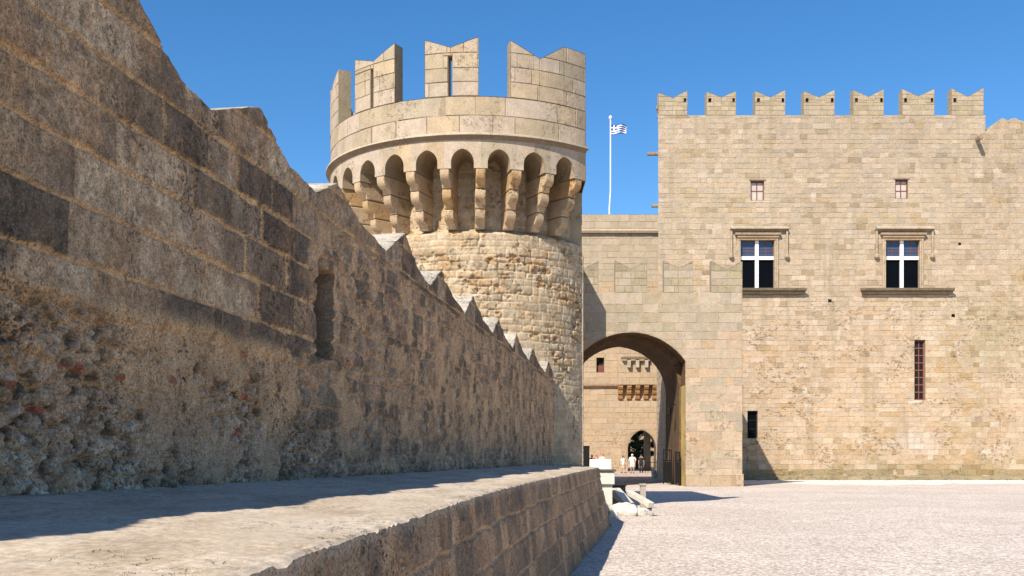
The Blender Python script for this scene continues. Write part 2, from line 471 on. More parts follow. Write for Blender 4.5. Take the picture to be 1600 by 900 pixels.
# ================================================================== NEAR BATTLEMENTED WALL
W = 3.45
def wall_pt(z, h, d): return np.stack([.14125 * z - W + d * .99, z - d * .14, EYE + h], -1)
def wall_base(z): return -(.215 + .075 * (np.clip(z, 0, 40) - 5) / 28)
prof = [(-4.5, 2.68)]
for _z in (-3.4, -1.2, 1.0, 3.1):
    prof += [(_z, 3.02), (_z + .75, 2.74), (_z + 1.4, 2.66)]
prof += [(5.0, 3.02), (5.6, 2.82), (6.1, 2.78), (6.8, 3.03), (7.43, 2.73), (7.95, 2.68),
        (8.89, 3.02), (9.67, 2.72), (10.4, 2.67), (11.1, 2.95), (12.0, 2.70), (13.1, 2.61), (14.05, 3.04), (14.85, 2.70), (15.6, 2.58),
        (16.4, 2.95), (17.3, 2.68), (18.5, 2.56), (19.3, 3.0), (20.4, 2.68), (21.6, 2.57), (22.4, 2.99), (23.4, 2.68), (24.6, 2.56),
        (25.3, 3.0), (26.4, 2.68), (27.8, 2.57), (28.6, 2.99), (29.9, 2.68), (31.8, 2.57), (32.7, 3.0), (34.3, 2.72)]
pz = np.array([p[0] for p in prof]); ph = np.array([p[1] for p in prof])
def topline(z): return np.interp(z, pz, ph) + .012 * (fbm(z * 6, z * 0 + 3, 5) - .5)

def wall_surface(z, h):
    """displacement and colour of the near wall at depth z and height h above the eye"""
    bw = fbm(z * 1.3, h * 1.3, 11, 4) - .5
    bnd = .93 + .12 * bw + np.where(z > 9.4, 0, 0)
    ash = sstep(-.03, .03, h - bnd) * sstep(.05, -.05, z - (10.25 + .5 * bw + .25 * np.sin(np.floor(h / .36) * 2.4)))
    ash = np.maximum(ash, sstep(-.02, .02, h - (2.42 + .1 * bw)))              # squared blocks under the merlons
    w1 = (fbm(z * 3, h * 3, 21, 3) - .5) * .05; w2 = (fbm(z * 3, h * 3, 31, 3) - .5) * .04
    ida, da = coursed(z + w1, h + w2, -.6, 3.2, .345, .80, 7, .10, .38, (-6.2, 36))
    # rubble: irregular courses of small stones, more chaotic near the foot
    s1 = (fbm(z * 2.2, h * 2.2, 41, 4) - .5) * .22; s2 = (fbm(z * 2.2, h * 2.2, 43, 4) - .5) * .16
    f1, f2, idr = worley((z + s1) / .19, (h + s2 * .8) / .14, 5)
    dr = (f2 - f1) * .11
    f1b, f2b, idb = worley((z + s2 * .5) / .085, (h + s1 * .5) / .07, 8)
    big = fbm(z * .8, h * 1.0, 61, 4); mid = fbm(z * 4, h * 4, 62, 4); fin = fbm(z * 18, h * 18, 63, 4)
    vfin = fbm(z * 50, h * 50, 64, 3)
    # small coursed stones of the farther stretch
    idc, dc = coursed(z + s1 * .9, h + s2 * .95, -.6, 3.2, .19, .27, 17, .4, .6, (-6, 36))
    farm = sstep(9.2, 10.4, z + .6 * (big - .5))
    idr = np.where(farm > .5, idc, idr); dr = np.where(farm > .5, dc, dr)
    # ashlar
    jw = .016 + .022 * sstep(.45, .7, mid)
    ja = sstep(jw, jw * .4, da)
    dispa = -.022 * ja + (ida - .5) * .02 + (mid - .5) * .03 + (fin - .5) * .018 + (vfin - .5) * .008
    pala = mixc((.115, .090, .068), (.040, .034, .029), sstep(.58, .66, ida))
    pala = mixc(pala, (.165, .138, .110), sstep(.30, .12, ida) * .9)
    pala = mixc(pala, (.115, .075, .048), sstep(.42, .62, mid) * .5)
    pala = mixc(pala, (.045, .038, .034), sstep(.54, .70, big + .12 * (fin - .5)) * .6)
    # dark weather streaks running down from the top
    strk = sstep(.56, .74, fbm(z * 2.2, h * .45, 71, 4)) * sstep(1.1, 2.5, h)
    pala = mixc(pala, (.038, .033, .030), strk * .65)
    pala = mixc(pala, (.040, .034, .029), sstep(.50, .62, fbm(z * .55 + 3, h * .9, 97, 4)) * .55 * (ida > .3))
    pala = pala * .95 * (0.45 + 1.1 * fin[..., None]) * (.7 + .6 * vfin[..., None])
    mora = mixc((.165, .112, .068), (.185, .138, .09), mid) * (0.75 + .5 * fin[..., None])
    ca = mixc(pala, mora, ja)
    # rubble
    rough = sstep(11.0, 8.5, z) * sstep(1.0, .7, h)
    jr = sstep(.030, .010, dr)
    smear = sstep(.56, .63, fbm(z * 2.3, h * 2.3, 81, 4))                    # mortar smeared over the stones
    small = sstep(.09, .0, (f2b - f1b)) 
    cav = sstep(.54, .64, fbm(z * 13, h * 16, 83, 4))
    foot = sstep(.55, -.1, h + .35 * (big - .5))
    dispr = -.022 * jr * (1 - smear * .6) + (idr - .5) * .028 * (1 - .7 * smear) - rough * .045 * cav * (1 - smear) - .018 * small * rough
    sm_ = 1 - .6 * smear; dispr = dispr + (mid - .5) * .04 + ((fin - .5) * .045 + (vfin - .5) * .026) * sm_
    palr = mixc((.165, .125, .092), (.105, .083, .064), sstep(.5, .9, idr))
    palr = mixc(palr, (.235, .18, .145), sstep(.28, .08, idr) * .9)
    palr = mixc(palr, (.10, .07, .05), sstep(.5, .62, mid) * .5)
    palr = mixc(palr, (.085, .085, .085), foot * .55)
    palr = mixc(palr, (.20, .185, .175), foot * sstep(.62, .85, idb) * .35)
    palr = mixc(palr, (.21, .20, .19), foot * rough * sstep(.56, .66, fbm(z * 16, h * 20, 89, 3)) * .75)
    palr = mixc(palr, (.062, .054, .047), farm * sstep(.70, .78, idr) * .85); palr = mixc(palr, (.17, .105, .085), farm * (idr > .42) * (idr < .50) * .5)
    palr = mixc(palr, (.022, .019, .017), cav * .85 * (.25 + .75 * rough)); palr = mixc(palr, (.20, .175, .155), rough * sstep(.58, .70, fbm(z * 9, h * 12, 87, 4)) * .7)
    red = (idb > .982) & (h > .15) & (h < .9) & (z < 10) & (np.abs(np.sin(h * 37 + z * 2)) > .45)
    palr = mixc(palr, (.17, .035, .02), red * .85)
    palr = palr * (.86 + .75 * (idr - .45) * (idr < .85))[..., None]; palr = palr * (0.45 + 1.1 * fin[..., None]) * (.75 + .5 * vfin[..., None])
    morr = mixc((.185, .130, .085), (.165, .122, .085), mid) * (0.78 + .45 * fin[..., None])
    morr = mixc(morr, (.12, .11, .10), foot * .5)
    cr = mixc(palr, morr, np.maximum(jr * (.9 - .45 * farm), smear * .85))
    disp = dispa * ash + dispr * (1 - ash); col = mixc(cr, ca, ash)
    for rx, ry in ((100, 568), (125, 573), (190, 590), (268, 592), (375, 553), (383, 618), (20, 600), (60, 640), (595, 610)):
        zr = 5520.0 / (1026 - rx); hr_ = (711 - ry) * zr / 1600
        qd = np.maximum(np.abs(z - zr + (fin - .5) * .05) / .055, np.abs(h - hr_ + (mid - .5) * .03) / .022)
        qm = sstep(1.15, .8, qd); col = mixc(col, (.12, .030, .016), qm * .78); disp = disp + qm * .012
    # a band of orange render over the change from blocks to rubble
    band = np.exp(-((h - bnd) / .07) ** 2) * (z < 9.6)
    col = mixc(col, mora * 1.0, band * .75); disp = disp + band * .02
    # niche (walled-up opening): dark grey stone, cavity shade painted in near-black
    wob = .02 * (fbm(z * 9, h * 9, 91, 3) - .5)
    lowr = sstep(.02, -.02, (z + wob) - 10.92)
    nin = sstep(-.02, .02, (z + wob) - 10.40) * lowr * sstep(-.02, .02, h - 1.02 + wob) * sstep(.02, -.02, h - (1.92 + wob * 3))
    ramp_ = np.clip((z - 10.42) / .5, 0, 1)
    disp = disp - nin * (.24 + .26 * sstep(1.20, 1.30, h + wob)); nc = (z + wob > 10.38) * sstep(.006, -.006, (z + wob) - 10.95) * sstep(-.02, .02, h - 1.02 + wob) * sstep(.02, -.02, h - (1.93 + wob * 3)); niche_shade = sstep(-.30, -.42, disp + .10 * (fin - .5) + .06 * (big - .5)) * sstep(1.15, 1.3, h + wob * 2); col = mixc(col, (.042, .037, .032), nc * .85); col = mixc(col, (.013, .011, .010), nc * niche_shade * .85)
    col = np.clip(col * np.array([3.55, 3.05, 2.38]), 0, .66)
    return disp, col

wall = empty('battlement_wall', (Xw(10, W), 10, 1.7), 'long shaded brown stone wall with a zigzag top receding at the left above the ledge', 'wall')
zz = np.concatenate([np.linspace(-4.5, 4.9, 160)[:-1], 4.9 * np.exp(np.arange(0, 1.9466, .00135))]); zz = np.clip(zz, None, 34.3)
zz = np.unique(zz)
B0 = 2.40
vv = np.linspace(0, 1, 250)
Z, V = np.meshgrid(zz, vv, indexing='ij')
H = (wall_base(Z) - .06) * (1 - V) + B0 * V
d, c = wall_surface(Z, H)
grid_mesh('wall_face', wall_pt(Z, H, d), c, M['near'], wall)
# core behind the face, with its plain back
TH = .55
core = MB()
core.hexa([(Xw(-4.5, W + .08), -4.5), (Xw(34.3, W + .08), 34.3), (Xw(34.3, W + TH), 34.3), (Xw(-4.5, W + TH), -4.5)], -.3, EYE + B0 - .01, (.13, .10, .075))
# leave the niche open: the core stays behind the deepest point
core.build('wall_core', M['near'], wall).location.x -= .50
# merlons: one per peak
peaks = [i for i in range(1, len(ph) - 1) if ph[i] > ph[i - 1] and ph[i] > ph[i + 1]]
valleys = []
for a, b in zip(peaks[:-1], peaks[1:]):
    s = [i for i in range(a + 1, b)]; valleys.append(pz[min(s, key=lambda i_: ph[i_])])
edges = [-4.5] + valleys + [34.3]
for k in range(len(peaks)):
    a, b = edges[k], edges[k + 1]
    near_ = max(a, 4.5)
    nz = int(min(220, max(24, (b - a) / (.0016 * near_ + .002)))) if a > 3 else 40
    zs = np.unique(np.concatenate([np.linspace(a, b, nz), [z_ for z_ in pz if a < z_ < b]]))
    vs = np.linspace(0, 1, 46)
    Z, V = np.meshgrid(zs, vs, indexing='ij'); T = topline(Z); Hh = B0 * (1 - V) + T * V
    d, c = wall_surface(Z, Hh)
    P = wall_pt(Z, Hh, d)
    # carry the sheet over the top (coping in a paler colour) and down the back
    tp = []; tc_ = []
    for q, (dd, hh) in enumerate(((-.02, .004), (-TH * .5, .008), (-TH, .0), (-TH - .01, -.05))):
        t = T[:, -1]
        tp.append(wall_pt(zs, t + hh + .012 * (fbm(zs * 7, zs * 0 + q * 3, 95) - .5), np.full_like(zs, dd)))
        kk = (.55 + .5 * fbm(zs * 9, zs * 0 + q, 96))[:, None]
        tc_.append(np.array([(.52, .455, .36)]) * kk * 1.12)
    tp.append(wall_pt(zs, np.full_like(zs, B0 - .03), np.full_like(zs, -TH - .01))); tc_.append(np.tile(np.array([(.13, .10, .075)]), (len(zs), 1)))
    P = np.concatenate([P, np.stack(tp, 1)], 1); c = np.concatenate([c, np.stack(tc_, 1)], 1)
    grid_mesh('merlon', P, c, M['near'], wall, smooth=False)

# ================================================================== LEDGE WITH ITS RETAINING WALL
EDGE_D = .334
ez = np.array([-4.5, 0, 2.83, 3.84, 6.85, 8.6, 10.7, 12.5, 28.1]); el = np.array([.80, .97, 1.14, 1.227, 1.40, 1.50, 1.575, 1.59, 1.60])
def edge_lat(z): return np.interp(z, ez, el)
ret = empty('retaining_wall', (Xw(10, 1.5), 10, 0), 'low brown block retaining wall topped by a broad worn pale stone ledge', 'wall')
zs = np.concatenate([np.linspace(-4.5, 1.9, 60)[:-1], 1.9 * np.exp(np.arange(0, 2.6945, .0030)), [28.1]])
chip = (fbm(zs * 2, zs * 0 + 1, 101, 5) - .5) * .022 + (fbm(zs * 22, zs * 0 + 2, 102, 3) - .5) * .022
chip -= .03 * sstep(.60, .72, fbm(zs * 1.1, zs * 0 + 7, 103, 3))
out_lat = edge_lat(zs) - chip * .8
t = np.concatenate([np.linspace(0, .9, 110)[:-1], np.linspace(.9, 1, 26)])
Zg, Tg = np.meshgrid(zs, t, indexing='ij')
inner = W + .04
Lat = inner + (out_lat[:, None] - inner) * Tg
Hg = wall_base(Zg) * (1 - Tg) + (-EDGE_D) * Tg
rough = (fbm(Zg * 5, Lat * 5, 105, 5) - .5) * .014 + (fbm(Zg * 22, Lat * 22, 106, 3) - .5) * .007
Hg = Hg + rough - .010 * sstep(.985, 1, Tg) - .012 * sstep(.93, 1, Tg) * sstep(.5, .7, fbm(Zg * 9, Lat * 9, 107, 4))
P = np.stack([.14125 * Zg - Lat, Zg, EYE + Hg], -1)
n1 = fbm(Zg * 1.5, Lat * 5, 108, 5); n2 = fbm(Zg * 9, Lat * 14, 109, 4); n3 = fbm(Zg * .8, Lat * 2, 110, 4)
cl = mixc((.60, .515, .41), (.70, .62, .52), sstep(.35, .65, n1)); cl = mixc(cl, (.46, .375, .28), sstep(.50, .68, n2) * .55)
cl = mixc(cl, (.76, .71, .62), sstep(.55, .7, n3) * .5); cl = cl * (.86 + .28 * n2[..., None])
grass = sstep(.6, .75, fbm(Zg * 7, Lat * 7, 111, 4)) * sstep(.9, 1, Tg)
cl = mixc(cl, (.30, .25, .13), grass * .6)
grid_mesh('ledge_top', P, cl, M['ledge'], ret)
# block face below, leaning out towards its foot
vs = np.linspace(0, 1, 150)
Zf, Vf = np.meshgrid(zs, vs, indexing='ij')
topz = EYE + Hg[:, -1]
zh = topz[:, None] * (1 - Vf)
batter = np.interp(zs, [0, 16.5, 28.1], [.12, .19, .35])[:, None] * Vf
u_ = Zf + (fbm(Zf * 3, zh * 3, 121, 3) - .5) * .05; v_ = zh + (fbm(Zf * 2.5, zh * 3, 122, 3) - .5) * .05
idd, dj = coursed(u_, v_, -.05, 1.9, .335, .62, 77, .08, .4)
mid = fbm(Zf * 5, zh * 5, 123, 4); fin = fbm(Zf * 20, zh * 20, 124, 4); vf = fbm(Zf * 55, zh * 55, 125, 3)
jm = sstep(.028, .010, dj)
dd = -.022 * jm + (idd - .5) * .018 + (mid - .5) * .022 + (fin - .5) * .022 + (vf - .5) * .012
dd = dd * sstep(0, .02, Vf)
cc = mixc((.125, .093, .068), (.075, .060, .048), sstep(.5, .9, idd)); cc = mixc(cc, (.175, .130, .092), sstep(.25, .08, idd))
cc = mixc(cc, (.16, .095, .055), sstep(.5, .68, mid) * .5); cc = mixc(cc, (.05, .042, .037), sstep(.55, .7, fbm(Zf * 1.4, zh * 2, 126, 4)) * .6)
cc = cc * (.68 + .64 * fin[..., None]); cc = mixc(cc, mixc((.18, .130, .088), (.20, .150, .105), mid), jm * .8)
cc = np.clip(cc * np.array([2.95, 2.58, 2.1]), 0, .62); cc = mixc(cc, (.45, .38, .29), sstep(.05, .0, Vf) * .6)
LatF = out_lat[:, None] - batter - dd
P = np.stack([.14125 * Zf - LatF, Zf, zh], -1)
grid_mesh('wall_face', P, cc, M['near'], ret)
# far end of the ledge, running back to the foot of the tower
e = MB(); ztop = EYE - EDGE_D - .02
xa, xb = Xw(28.1, 1.6), Xw(28.1, W)
masonry(e, lambda u, v, d: (Xw(28.1, 1.6) + .02 + d + .26 * (1 - v / 1.6) * 0, u, v), [rect(28.1, 36.2, 0, ztop)], [], .335, .7,
        lambda u, v, r: jit((.30, .24, .17), r, .2), (.30, .22, .14), 3)
e.poly([(xb - .6, 28.1, ztop + .0), (xa + .02, 28.1, ztop), (xa + .02, 36.2, ztop), (xb + .6, 36.2, ztop)], (.55, .48, .38))
e.build('ledge_end', M['ledge'], ret)

# ================================================================== ROUND TOWER
TX, TZ, RO, RB = -1.30, 37.9, 5.34, 4.35
FLX = 2.45                                  # the flat flank on the right
AF_O = math.asin((FLX - TX) / RO); AF_B = math.asin((FLX - TX) / RB)
tw = empty('round_tower', (TX, TZ, 0), 'round pale stone tower with swallow-tail merlons and arched machicolations behind the zigzag wall', 'tower')
def cyl(r, a, z): return (TX + r * math.sin(a), TZ - r * math.cos(a), z)
# rubble body
nA, nV = 420, 420
aa = np.linspace(-2.0, AF_B, nA); hh = np.linspace(0, EYE + 10.2, nV)
A, Hh = np.meshgrid(aa, hh, indexing='ij'); U = A * RB
w1 = (fbm(U * 2, Hh * 2, 201, 4) - .5) * .10; w2 = (fbm(U * 2, Hh * 2, 202, 4) - .5) * .10
idd, dj = coursed(U + w1, Hh + w2, 0, 12.6, .25, .40, 210, .22, .5)
big = fbm(U * .5, Hh * .5, 203, 4); mid = fbm(U * 3, Hh * 3, 204, 4); fin = fbm(U * 10, Hh * 12, 205, 4)
ero = sstep(.46, .62, fbm(U * 1.2, Hh * 1.8, 206, 5)) * sstep(2.5, 5, Hh)
low = sstep(5.2, 3.2, Hh)
jm = sstep(.035, .012, dj)
cav = sstep(.55, .72, fbm(U * 5, Hh * 8, 207, 5))
dis = -.045 * jm * (.4 + ero) * (1 - .7 * low) + (idd - .5) * .07 * (.4 + ero) * (1 - .7 * low) * .45 - cav * ero * .07 + (mid - .5) * .035 * (1 - .6 * low) + (fin - .5) * .035 * (.3 + ero)
up_ = sstep(EYE + 7.25, EYE + 7.5, Hh); dis = dis * (1 - .6 * up_) - .36 * up_
cc = mixc((.50, .385, .255), (.57, .47, .345), sstep(.3, .7, idd)); cc = mixc(cc, (.47, .30, .145), sstep(.72, .92, idd) * .55)
cc = mixc(cc, (.42, .36, .26), sstep(.22, .08, idd) * .7)
cc = mixc(cc, (.50, .32, .15), ero * sstep(.45, .62, mid) * .75); cc = mixc(cc, (.30, .155, .06), cav * ero * .75)
cc = mixc(cc, (.60, .52, .40), jm * .7); cc = mixc(cc, (.60, .52, .40), sstep(.54, .66, fbm(U * 2.2, Hh * 3, 208, 4)) * .55)
cc = cc * (.80 + .40 * fin[..., None])
P = np.stack([TX + (RB + dis) * np.sin(A), TZ - (RB + dis) * np.cos(A), Hh], -1)
grid_mesh('tower_shaft', P, cc, M['tower'], tw)
DP = lambda u, v, r: jit(r.choice([(.56, .475, .385), (.56, .475, .385), (.52, .445, .355), (.54, .44, .31), (.48, .415, .31)]), r, .08)
# flat flank and back
fk = MB(); BK = 43.5
yb = TZ - RB * math.cos(AF_B); yo = TZ - RO * math.cos(AF_O)
masonry(fk, lambda u, v, d: (FLX - .03 + d, u, v), [rect(yb + .08, BK, 0, EYE + 9.13)], [], .34, .7, DP, (.50, .43, .33), 22)
fk.box(1.75, FLX - .04, yb - .02, yb + 1.6, EYE + 7.2, EYE + 9.13, (.52, .44, .33))
masonry(fk, lambda u, v, d: (FLX - .01 + d, u, v), [rect(yo, BK, EYE + 9.13, EYE + 11.42)], [], .5, .9, DP, (.50, .43, .33), 23)
fk.box(-6.0, FLX - .06, BK - .4, BK, 0, EYE + 11.4)
fk.build('flank_wall', M['dress'], tw)
# corbels
STEP = R(12.6); A0 = R(-3.0)
def corbel(ac):
    mb = MB(); hw = .165
    def roll(r0, r1, ztop, zbot):
        r0 = RB - .45; pts = [(r0, ztop), (r1, ztop), (r1, ztop - .12)]
        for i in range(1, 8):
            t = math.pi / 2 * i / 7; pts.append((r1 - .24 * (1 - math.cos(t)), ztop - .12 - .27 * math.sin(t)))
        pts.append((r1 - .27, ztop - .40)); pts.append((r1 - .30, zbot))
        pts.append((r0, zbot)); return pts
    for (r1, z1, z0) in ((RO - .015, 9.13, 8.58), (RO - .34, 8.56, 8.0), (RO - .66, 7.98, 7.42)):
        pr = roll(RB - .15, r1, EYE + z1, EYE + z0)
        def pt(r, z, s):
            c_, s_ = math.cos(ac), math.sin(ac)
            return (TX + r * s_ + s * c_, TZ - r * c_ + s * s_, z)
        w = hw * random.Random(int(z1 * 7 + ac * 50)).uniform(.9, 1.04)
        Lp = [pt(r, z, -w) for r, z in pr]; Rp = [pt(r, z, w) for r, z in pr]
        rr = random.Random(int(ac * 999 + z1 * 10)); col = jit(rr.choice([(.55, .43, .29), (.54, .37, .20), (.57, .45, .31)]), rr, .1)
        for i in range(len(pr)):
            j = (i + 1) % len(pr); mb.poly([Lp[i], Lp[j], Rp[j], Rp[i]], col)
        mb.poly(Lp[::-1], col); mb.poly(Rp, col)
    return mb.build('corbel', M['corbel'], tw, bevel=.03, merge=True)
k = -9
while k <= 3:
    a = A0 + STEP * (k + .5)
    if a < AF_O - .02: corbel(min(a, AF_O - .036) if k == 3 else a)
    k += 1
# arcade band with one pointed-round arch per bay
ar = MB(); zi, zc = EYE + 9.13, EYE + 10.05
def arch_h(da, half=.365, rise=.42):
    s = abs(da) * RO
    if s >= half: return 0
    t = s / half; return .20 + rise * (math.sqrt(max(0, 1 - t * t)) * .88 + .12 * (1 - t))
brs = random.Random(8)
for k in range(-9, 5):
    ac = A0 + STEP * k
    half = .365 / RO
    offs = [-STEP / 2] + [-half * 1.0005] + [-half * (1 - 1e-4)] + [-half * math.cos(math.pi * i / 20) for i in range(1, 20)] + [half * (1 - 1e-4)] + [half * 1.0005] + [STEP / 2]
    col = DP(0, 0, brs); col2 = DP(0, 0, brs)
    for i in range(len(offs) - 1):
        o0, o1 = offs[i], offs[i + 1]; a0, a1 = ac + o0, ac + o1
        if a0 > AF_O: continue
        a1 = min(a1, AF_O)
        h0 = zi + arch_h(o0) * (k < 4); h1 = zi + arch_h(o1) * (k < 4)
        cl_ = col if (o0 + o1) < 0 else col2
        ar.poly([cyl(RO, a0, h0), cyl(RO, a1, h1), cyl(RO, a1, zc), cyl(RO, a0, zc)], cl_)
        ar.poly([cyl(RO, a0, h0), cyl(RB - .5, a0, h0), cyl(RB - .5, a1, h1), cyl(RO, a1, h1)], (.42, .33, .22))
        if i in (0, len(offs) - 2): pass
    for sgn in (-1, 1):
        a = ac + sgn * half
        if a < AF_O: ar.poly([cyl(RO, a, zi), cyl(RB - .1, a, zi), cyl(RB - .1, a, zi + .001), cyl(RO, a, zi + .001)], col)
ar.build('machicolation_arcade', M['dress'], tw)
# string course
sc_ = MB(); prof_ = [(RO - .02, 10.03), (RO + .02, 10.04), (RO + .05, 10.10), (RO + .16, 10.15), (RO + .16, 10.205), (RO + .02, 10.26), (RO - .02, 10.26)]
N = 90
for i in range(N):
    a0 = -2.0 + (AF_O + 2.0) * i / N; a1 = -2.0 + (AF_O + 2.0) * (i + 1) / N
    for j in range(len(prof_) - 1):
        (r0, h0), (r1, h1) = prof_[j], prof_[j + 1]
        col = (.62, .56, .46) if j >= 3 else (.30, .23, .16)  # shade under the lip painted as a darker underside
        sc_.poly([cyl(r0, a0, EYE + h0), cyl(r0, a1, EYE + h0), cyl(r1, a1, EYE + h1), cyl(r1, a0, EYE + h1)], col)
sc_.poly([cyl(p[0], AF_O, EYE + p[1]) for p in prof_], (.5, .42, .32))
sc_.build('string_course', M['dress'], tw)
# parapet (two courses of large blocks) and its wall-walk
pp = MB()
masonry(pp, lambda u, v, d: cyl(RO - .02 + d, u / RO, v), [rect(-2.0 * RO, AF_O * RO, EYE + 10.23, EYE + 11.42)], [], .60, 1.25, DP, (.40, .33, .24), 31, joint=.009, depth=.02, dvar=.006, hv=.04, bev=.008, sl=.25)
for i in range(60):
    a0 = -2.0 + (AF_O + 2.0) * i / 60; a1 = -2.0 + (AF_O + 2.0) * (i + 1) / 60
    pp.poly([cyl(RO, a0, EYE + 11.42), cyl(RO, a1, EYE + 11.42), cyl(RO - .45, a1, EYE + 11.42), cyl(RO - .45, a0, EYE + 11.42)], (.5, .43, .33))
    pp.poly([cyl(RO - .45, a0, EYE + 11.42), cyl(RO - .45, a1, EYE + 11.42), cyl(RO - .45, a1, EYE + 10.3), cyl(RO - .45, a0, EYE + 10.3)], (.45, .38, .28))
fl = [cyl(RO - .44, -2.0 + (AF_O + 2.0) * i / 40, EYE + 10.35) for i in range(41)] + [(FLX - .02, BK, EYE + 10.35), (-6.0, BK, EYE + 10.35)]
pp.poly(fl, (.45, .38, .28))
pp.build('parapet', M['dress'], tw)
# swallow-tail merlons
def tower_merlon(a0, a1, av, hp0, hv_, hp1, aflat=None, slit=None, seed=1):
    zb = EYE + 11.425
    mb = MB()
    def top(a):
        if a <= av: return hp0 + (hv_ - hp0) * (a - a0) / (av - a0)
        e_ = aflat if aflat else a1
        if a >= e_: return hp1
        return hv_ + (hp1 - hv_) * (a - av) / (e_ - av)
    ks = [a0, av] + ([aflat] if aflat else []) + [a1]
    dom = []
    for p, q in zip(ks[:-1], ks[1:]):
        dom.append([(p * RO, zb), (q * RO, zb), (q * RO, EYE + top(q)), (p * RO, EYE + top(p))])
    holes = []
    if slit: holes = [rect((slit - .013) * RO, (slit + .013) * RO, zb, EYE + 12.72)]
    masonry(mb, lambda u, v, d: cyl(RO - .02 + d, u / RO, v), dom, holes, .47, .8, DP, (.42, .35, .25), seed, joint=.008, depth=.02, dvar=.006, hv=.06, bev=.008, sl=.25)
    th = .46; ri = RO - th; n_ = 12
    segs = [a0 + (a1 - a0) * i / n_ for i in range(n_ + 1)] + ks[1:-1]
    if slit: segs += [slit - .013, slit + .013]
    segs = sorted(set(segs)); ci = (.46, .39, .29)
    for p, q in zip(segs[:-1], segs[1:]):
        tp_, tq = EYE + top(p), EYE + top(q)
        mb.poly([cyl(RO, p, tp_), cyl(RO, q, tq), cyl(ri, q, tq), cyl(ri, p, tp_)], (.5, .44, .33))
        inslit = slit and abs((p + q) / 2 - slit) < .013
        z0 = EYE + 12.72 if inslit else zb
        mb.poly([cyl(ri, p, z0), cyl(ri, q, z0), cyl(ri, q, tq), cyl(ri, p, tp_)], ci)
        if inslit:
            mb.poly([cyl(ri, p, z0), cyl(ri, q, z0), cyl(RO - .02, q, z0), cyl(RO - .02, p, z0)], ci)
            for s in [w_ for w_ in (p, q) if abs(abs(w_ - slit) - .013) < 1e-6]: mb.poly([cyl(ri, s, zb), cyl(RO - .02, s, zb), cyl(RO - .02, s, z0), cyl(ri, s, z0)], ci)
    for a in (a0, a1):
        mb.poly([cyl(RO, a, zb), cyl(ri, a, zb), cyl(ri, a, EYE + top(a)), cyl(RO, a, EYE + top(a))], (.40, .34, .24))
    mb.build('merlon', M['dress'], tw)
tower_merlon(R(-16.3), R(2.6), R(-7.0), 13.28, 12.98, 13.31, slit=R(-7.2), seed=51)
tower_merlon(R(13.6), AF_O, R(24.3), 13.25, 12.78, 13.35, aflat=R(34.2), seed=52)
tower_merlon(R(-48), R(-27.9), R(-37.5), 13.25, 12.95, 13.35, slit=R(-38.5), seed=53)
tower_merlon(R(-84), R(-61.5), R(-74), 13.3, 12.9, 13.32, seed=54)
tower_merlon(R(-112), R(-98), R(-105), 13.3, 12.9, 13.3, seed=55)

# ================================================================== GATEHOUSE
GZ = 63.7
gh = empty('gatehouse', (7.4, GZ, 0), 'pale stone gatehouse with a wide arched passage beside the tower', 'gatehouse')
gx0, gx1 = -3.0, pX(1160, GZ)
gtop = pZ(457, GZ)
def seg_arch(cx, hw, zs_, za, n=16, z0=-.02):
    pts = [(cx - hw, z0), (cx + hw, z0)]
    r_ = za - zs_
    for i in range(n + 1):
        t = math.pi * i / n
        pts.append((cx + hw * math.cos(t), zs_ + r_ * math.sin(t)))
    return pts
def pointed(cx, hw, zs_, za, z0, n=10):
    pts = [(cx - hw, z0), (cx + hw, z0)]
    for i in range(n + 1):
        t = i / n; pts.append((cx + hw * math.cos(t * math.pi / 2) ** .95 * (1 - .10 * t), zs_ + (za - zs_) * (.75 * math.sin(t * math.pi / 2) + .25 * t)))
    for i in range(n - 1, -1, -1):
        t = i / n; pts.append((cx - hw * math.cos(t * math.pi / 2) ** .95 * (1 - .10 * t), zs_ + (za - zs_) * (.75 * math.sin(t * math.pi / 2) + .25 * t)))
    return pts
ACX, AHW = 7.38, 3.40
# depressed arch: steep shoulders, low crown
def front_arch(n=18):
    pts = [(ACX - AHW, -.02), (ACX + AHW, -.02)]
    zs_, za = 7.80, 9.58; r_ = (AHW ** 2 + (za - zs_) ** 2) / (2 * (za - zs_)); t0 = math.asin(AHW / r_)
    for i in range(n + 1):
        t = t0 - 2 * t0 * i / n
        pts.append((ACX + r_ * math.sin(t), za - r_ + r_ * math.cos(t)))
    return pts
FA = front_arch()
GP = lambda u, v, r: jit(r.choice([(.60, .49, .37), (.60, .485, .365), (.57, .475, .365), (.54, .46, .355), (.60, .455, .315), (.51, .445, .34)]) if v < 9.5 else r.choice([(.53, .46, .36), (.50, .44, .335), (.55, .475, .375), (.47, .41, .295)]), r, .07)
gw = MB()
masonry(gw, plane_y(GZ + .02), [rect(gx0, gx1, 0, gtop)], [FA], .56, 1.05, GP, (.52, .42, .30), 61, joint=.009, depth=.013, dvar=.006, hv=.14, bev=.01, erode=lambda u, v: .10 if (u > 10.5 and 1 < v < 4.2) else .01)
# right flank and top
masonry(gw, lambda u, v, d: (gx1 - .02 + d, u, v), [rect(GZ, 80.0, 0, gtop)], [], .56, 1.0, GP, (.47, .37, .25), 62)
gw.poly([(gx0, GZ + .02, gtop), (gx1, GZ + .02, gtop), (gx1, 71.0, gtop), (gx0, 71.0, gtop)], (.5, .42, .32))
gw.poly([(10.75, 71, gtop), (gx1, 71, gtop), (gx1, 80, gtop), (11.33, 80, gtop)], (.5, .42, .32))
gw.build('gate_wall', M['gate'], gh)
# inner wing wall seen through the passage
iw = MB()
masonry(iw, lambda u, v, d: (10.72 + (u - 71) * .066 - d, u, v), [rect(71.0, 80.0, 0, gtop)], [], .5, .9, GP, (.47, .37, .25), 63)
iw.build('inner_wall', M['gate'], gh)
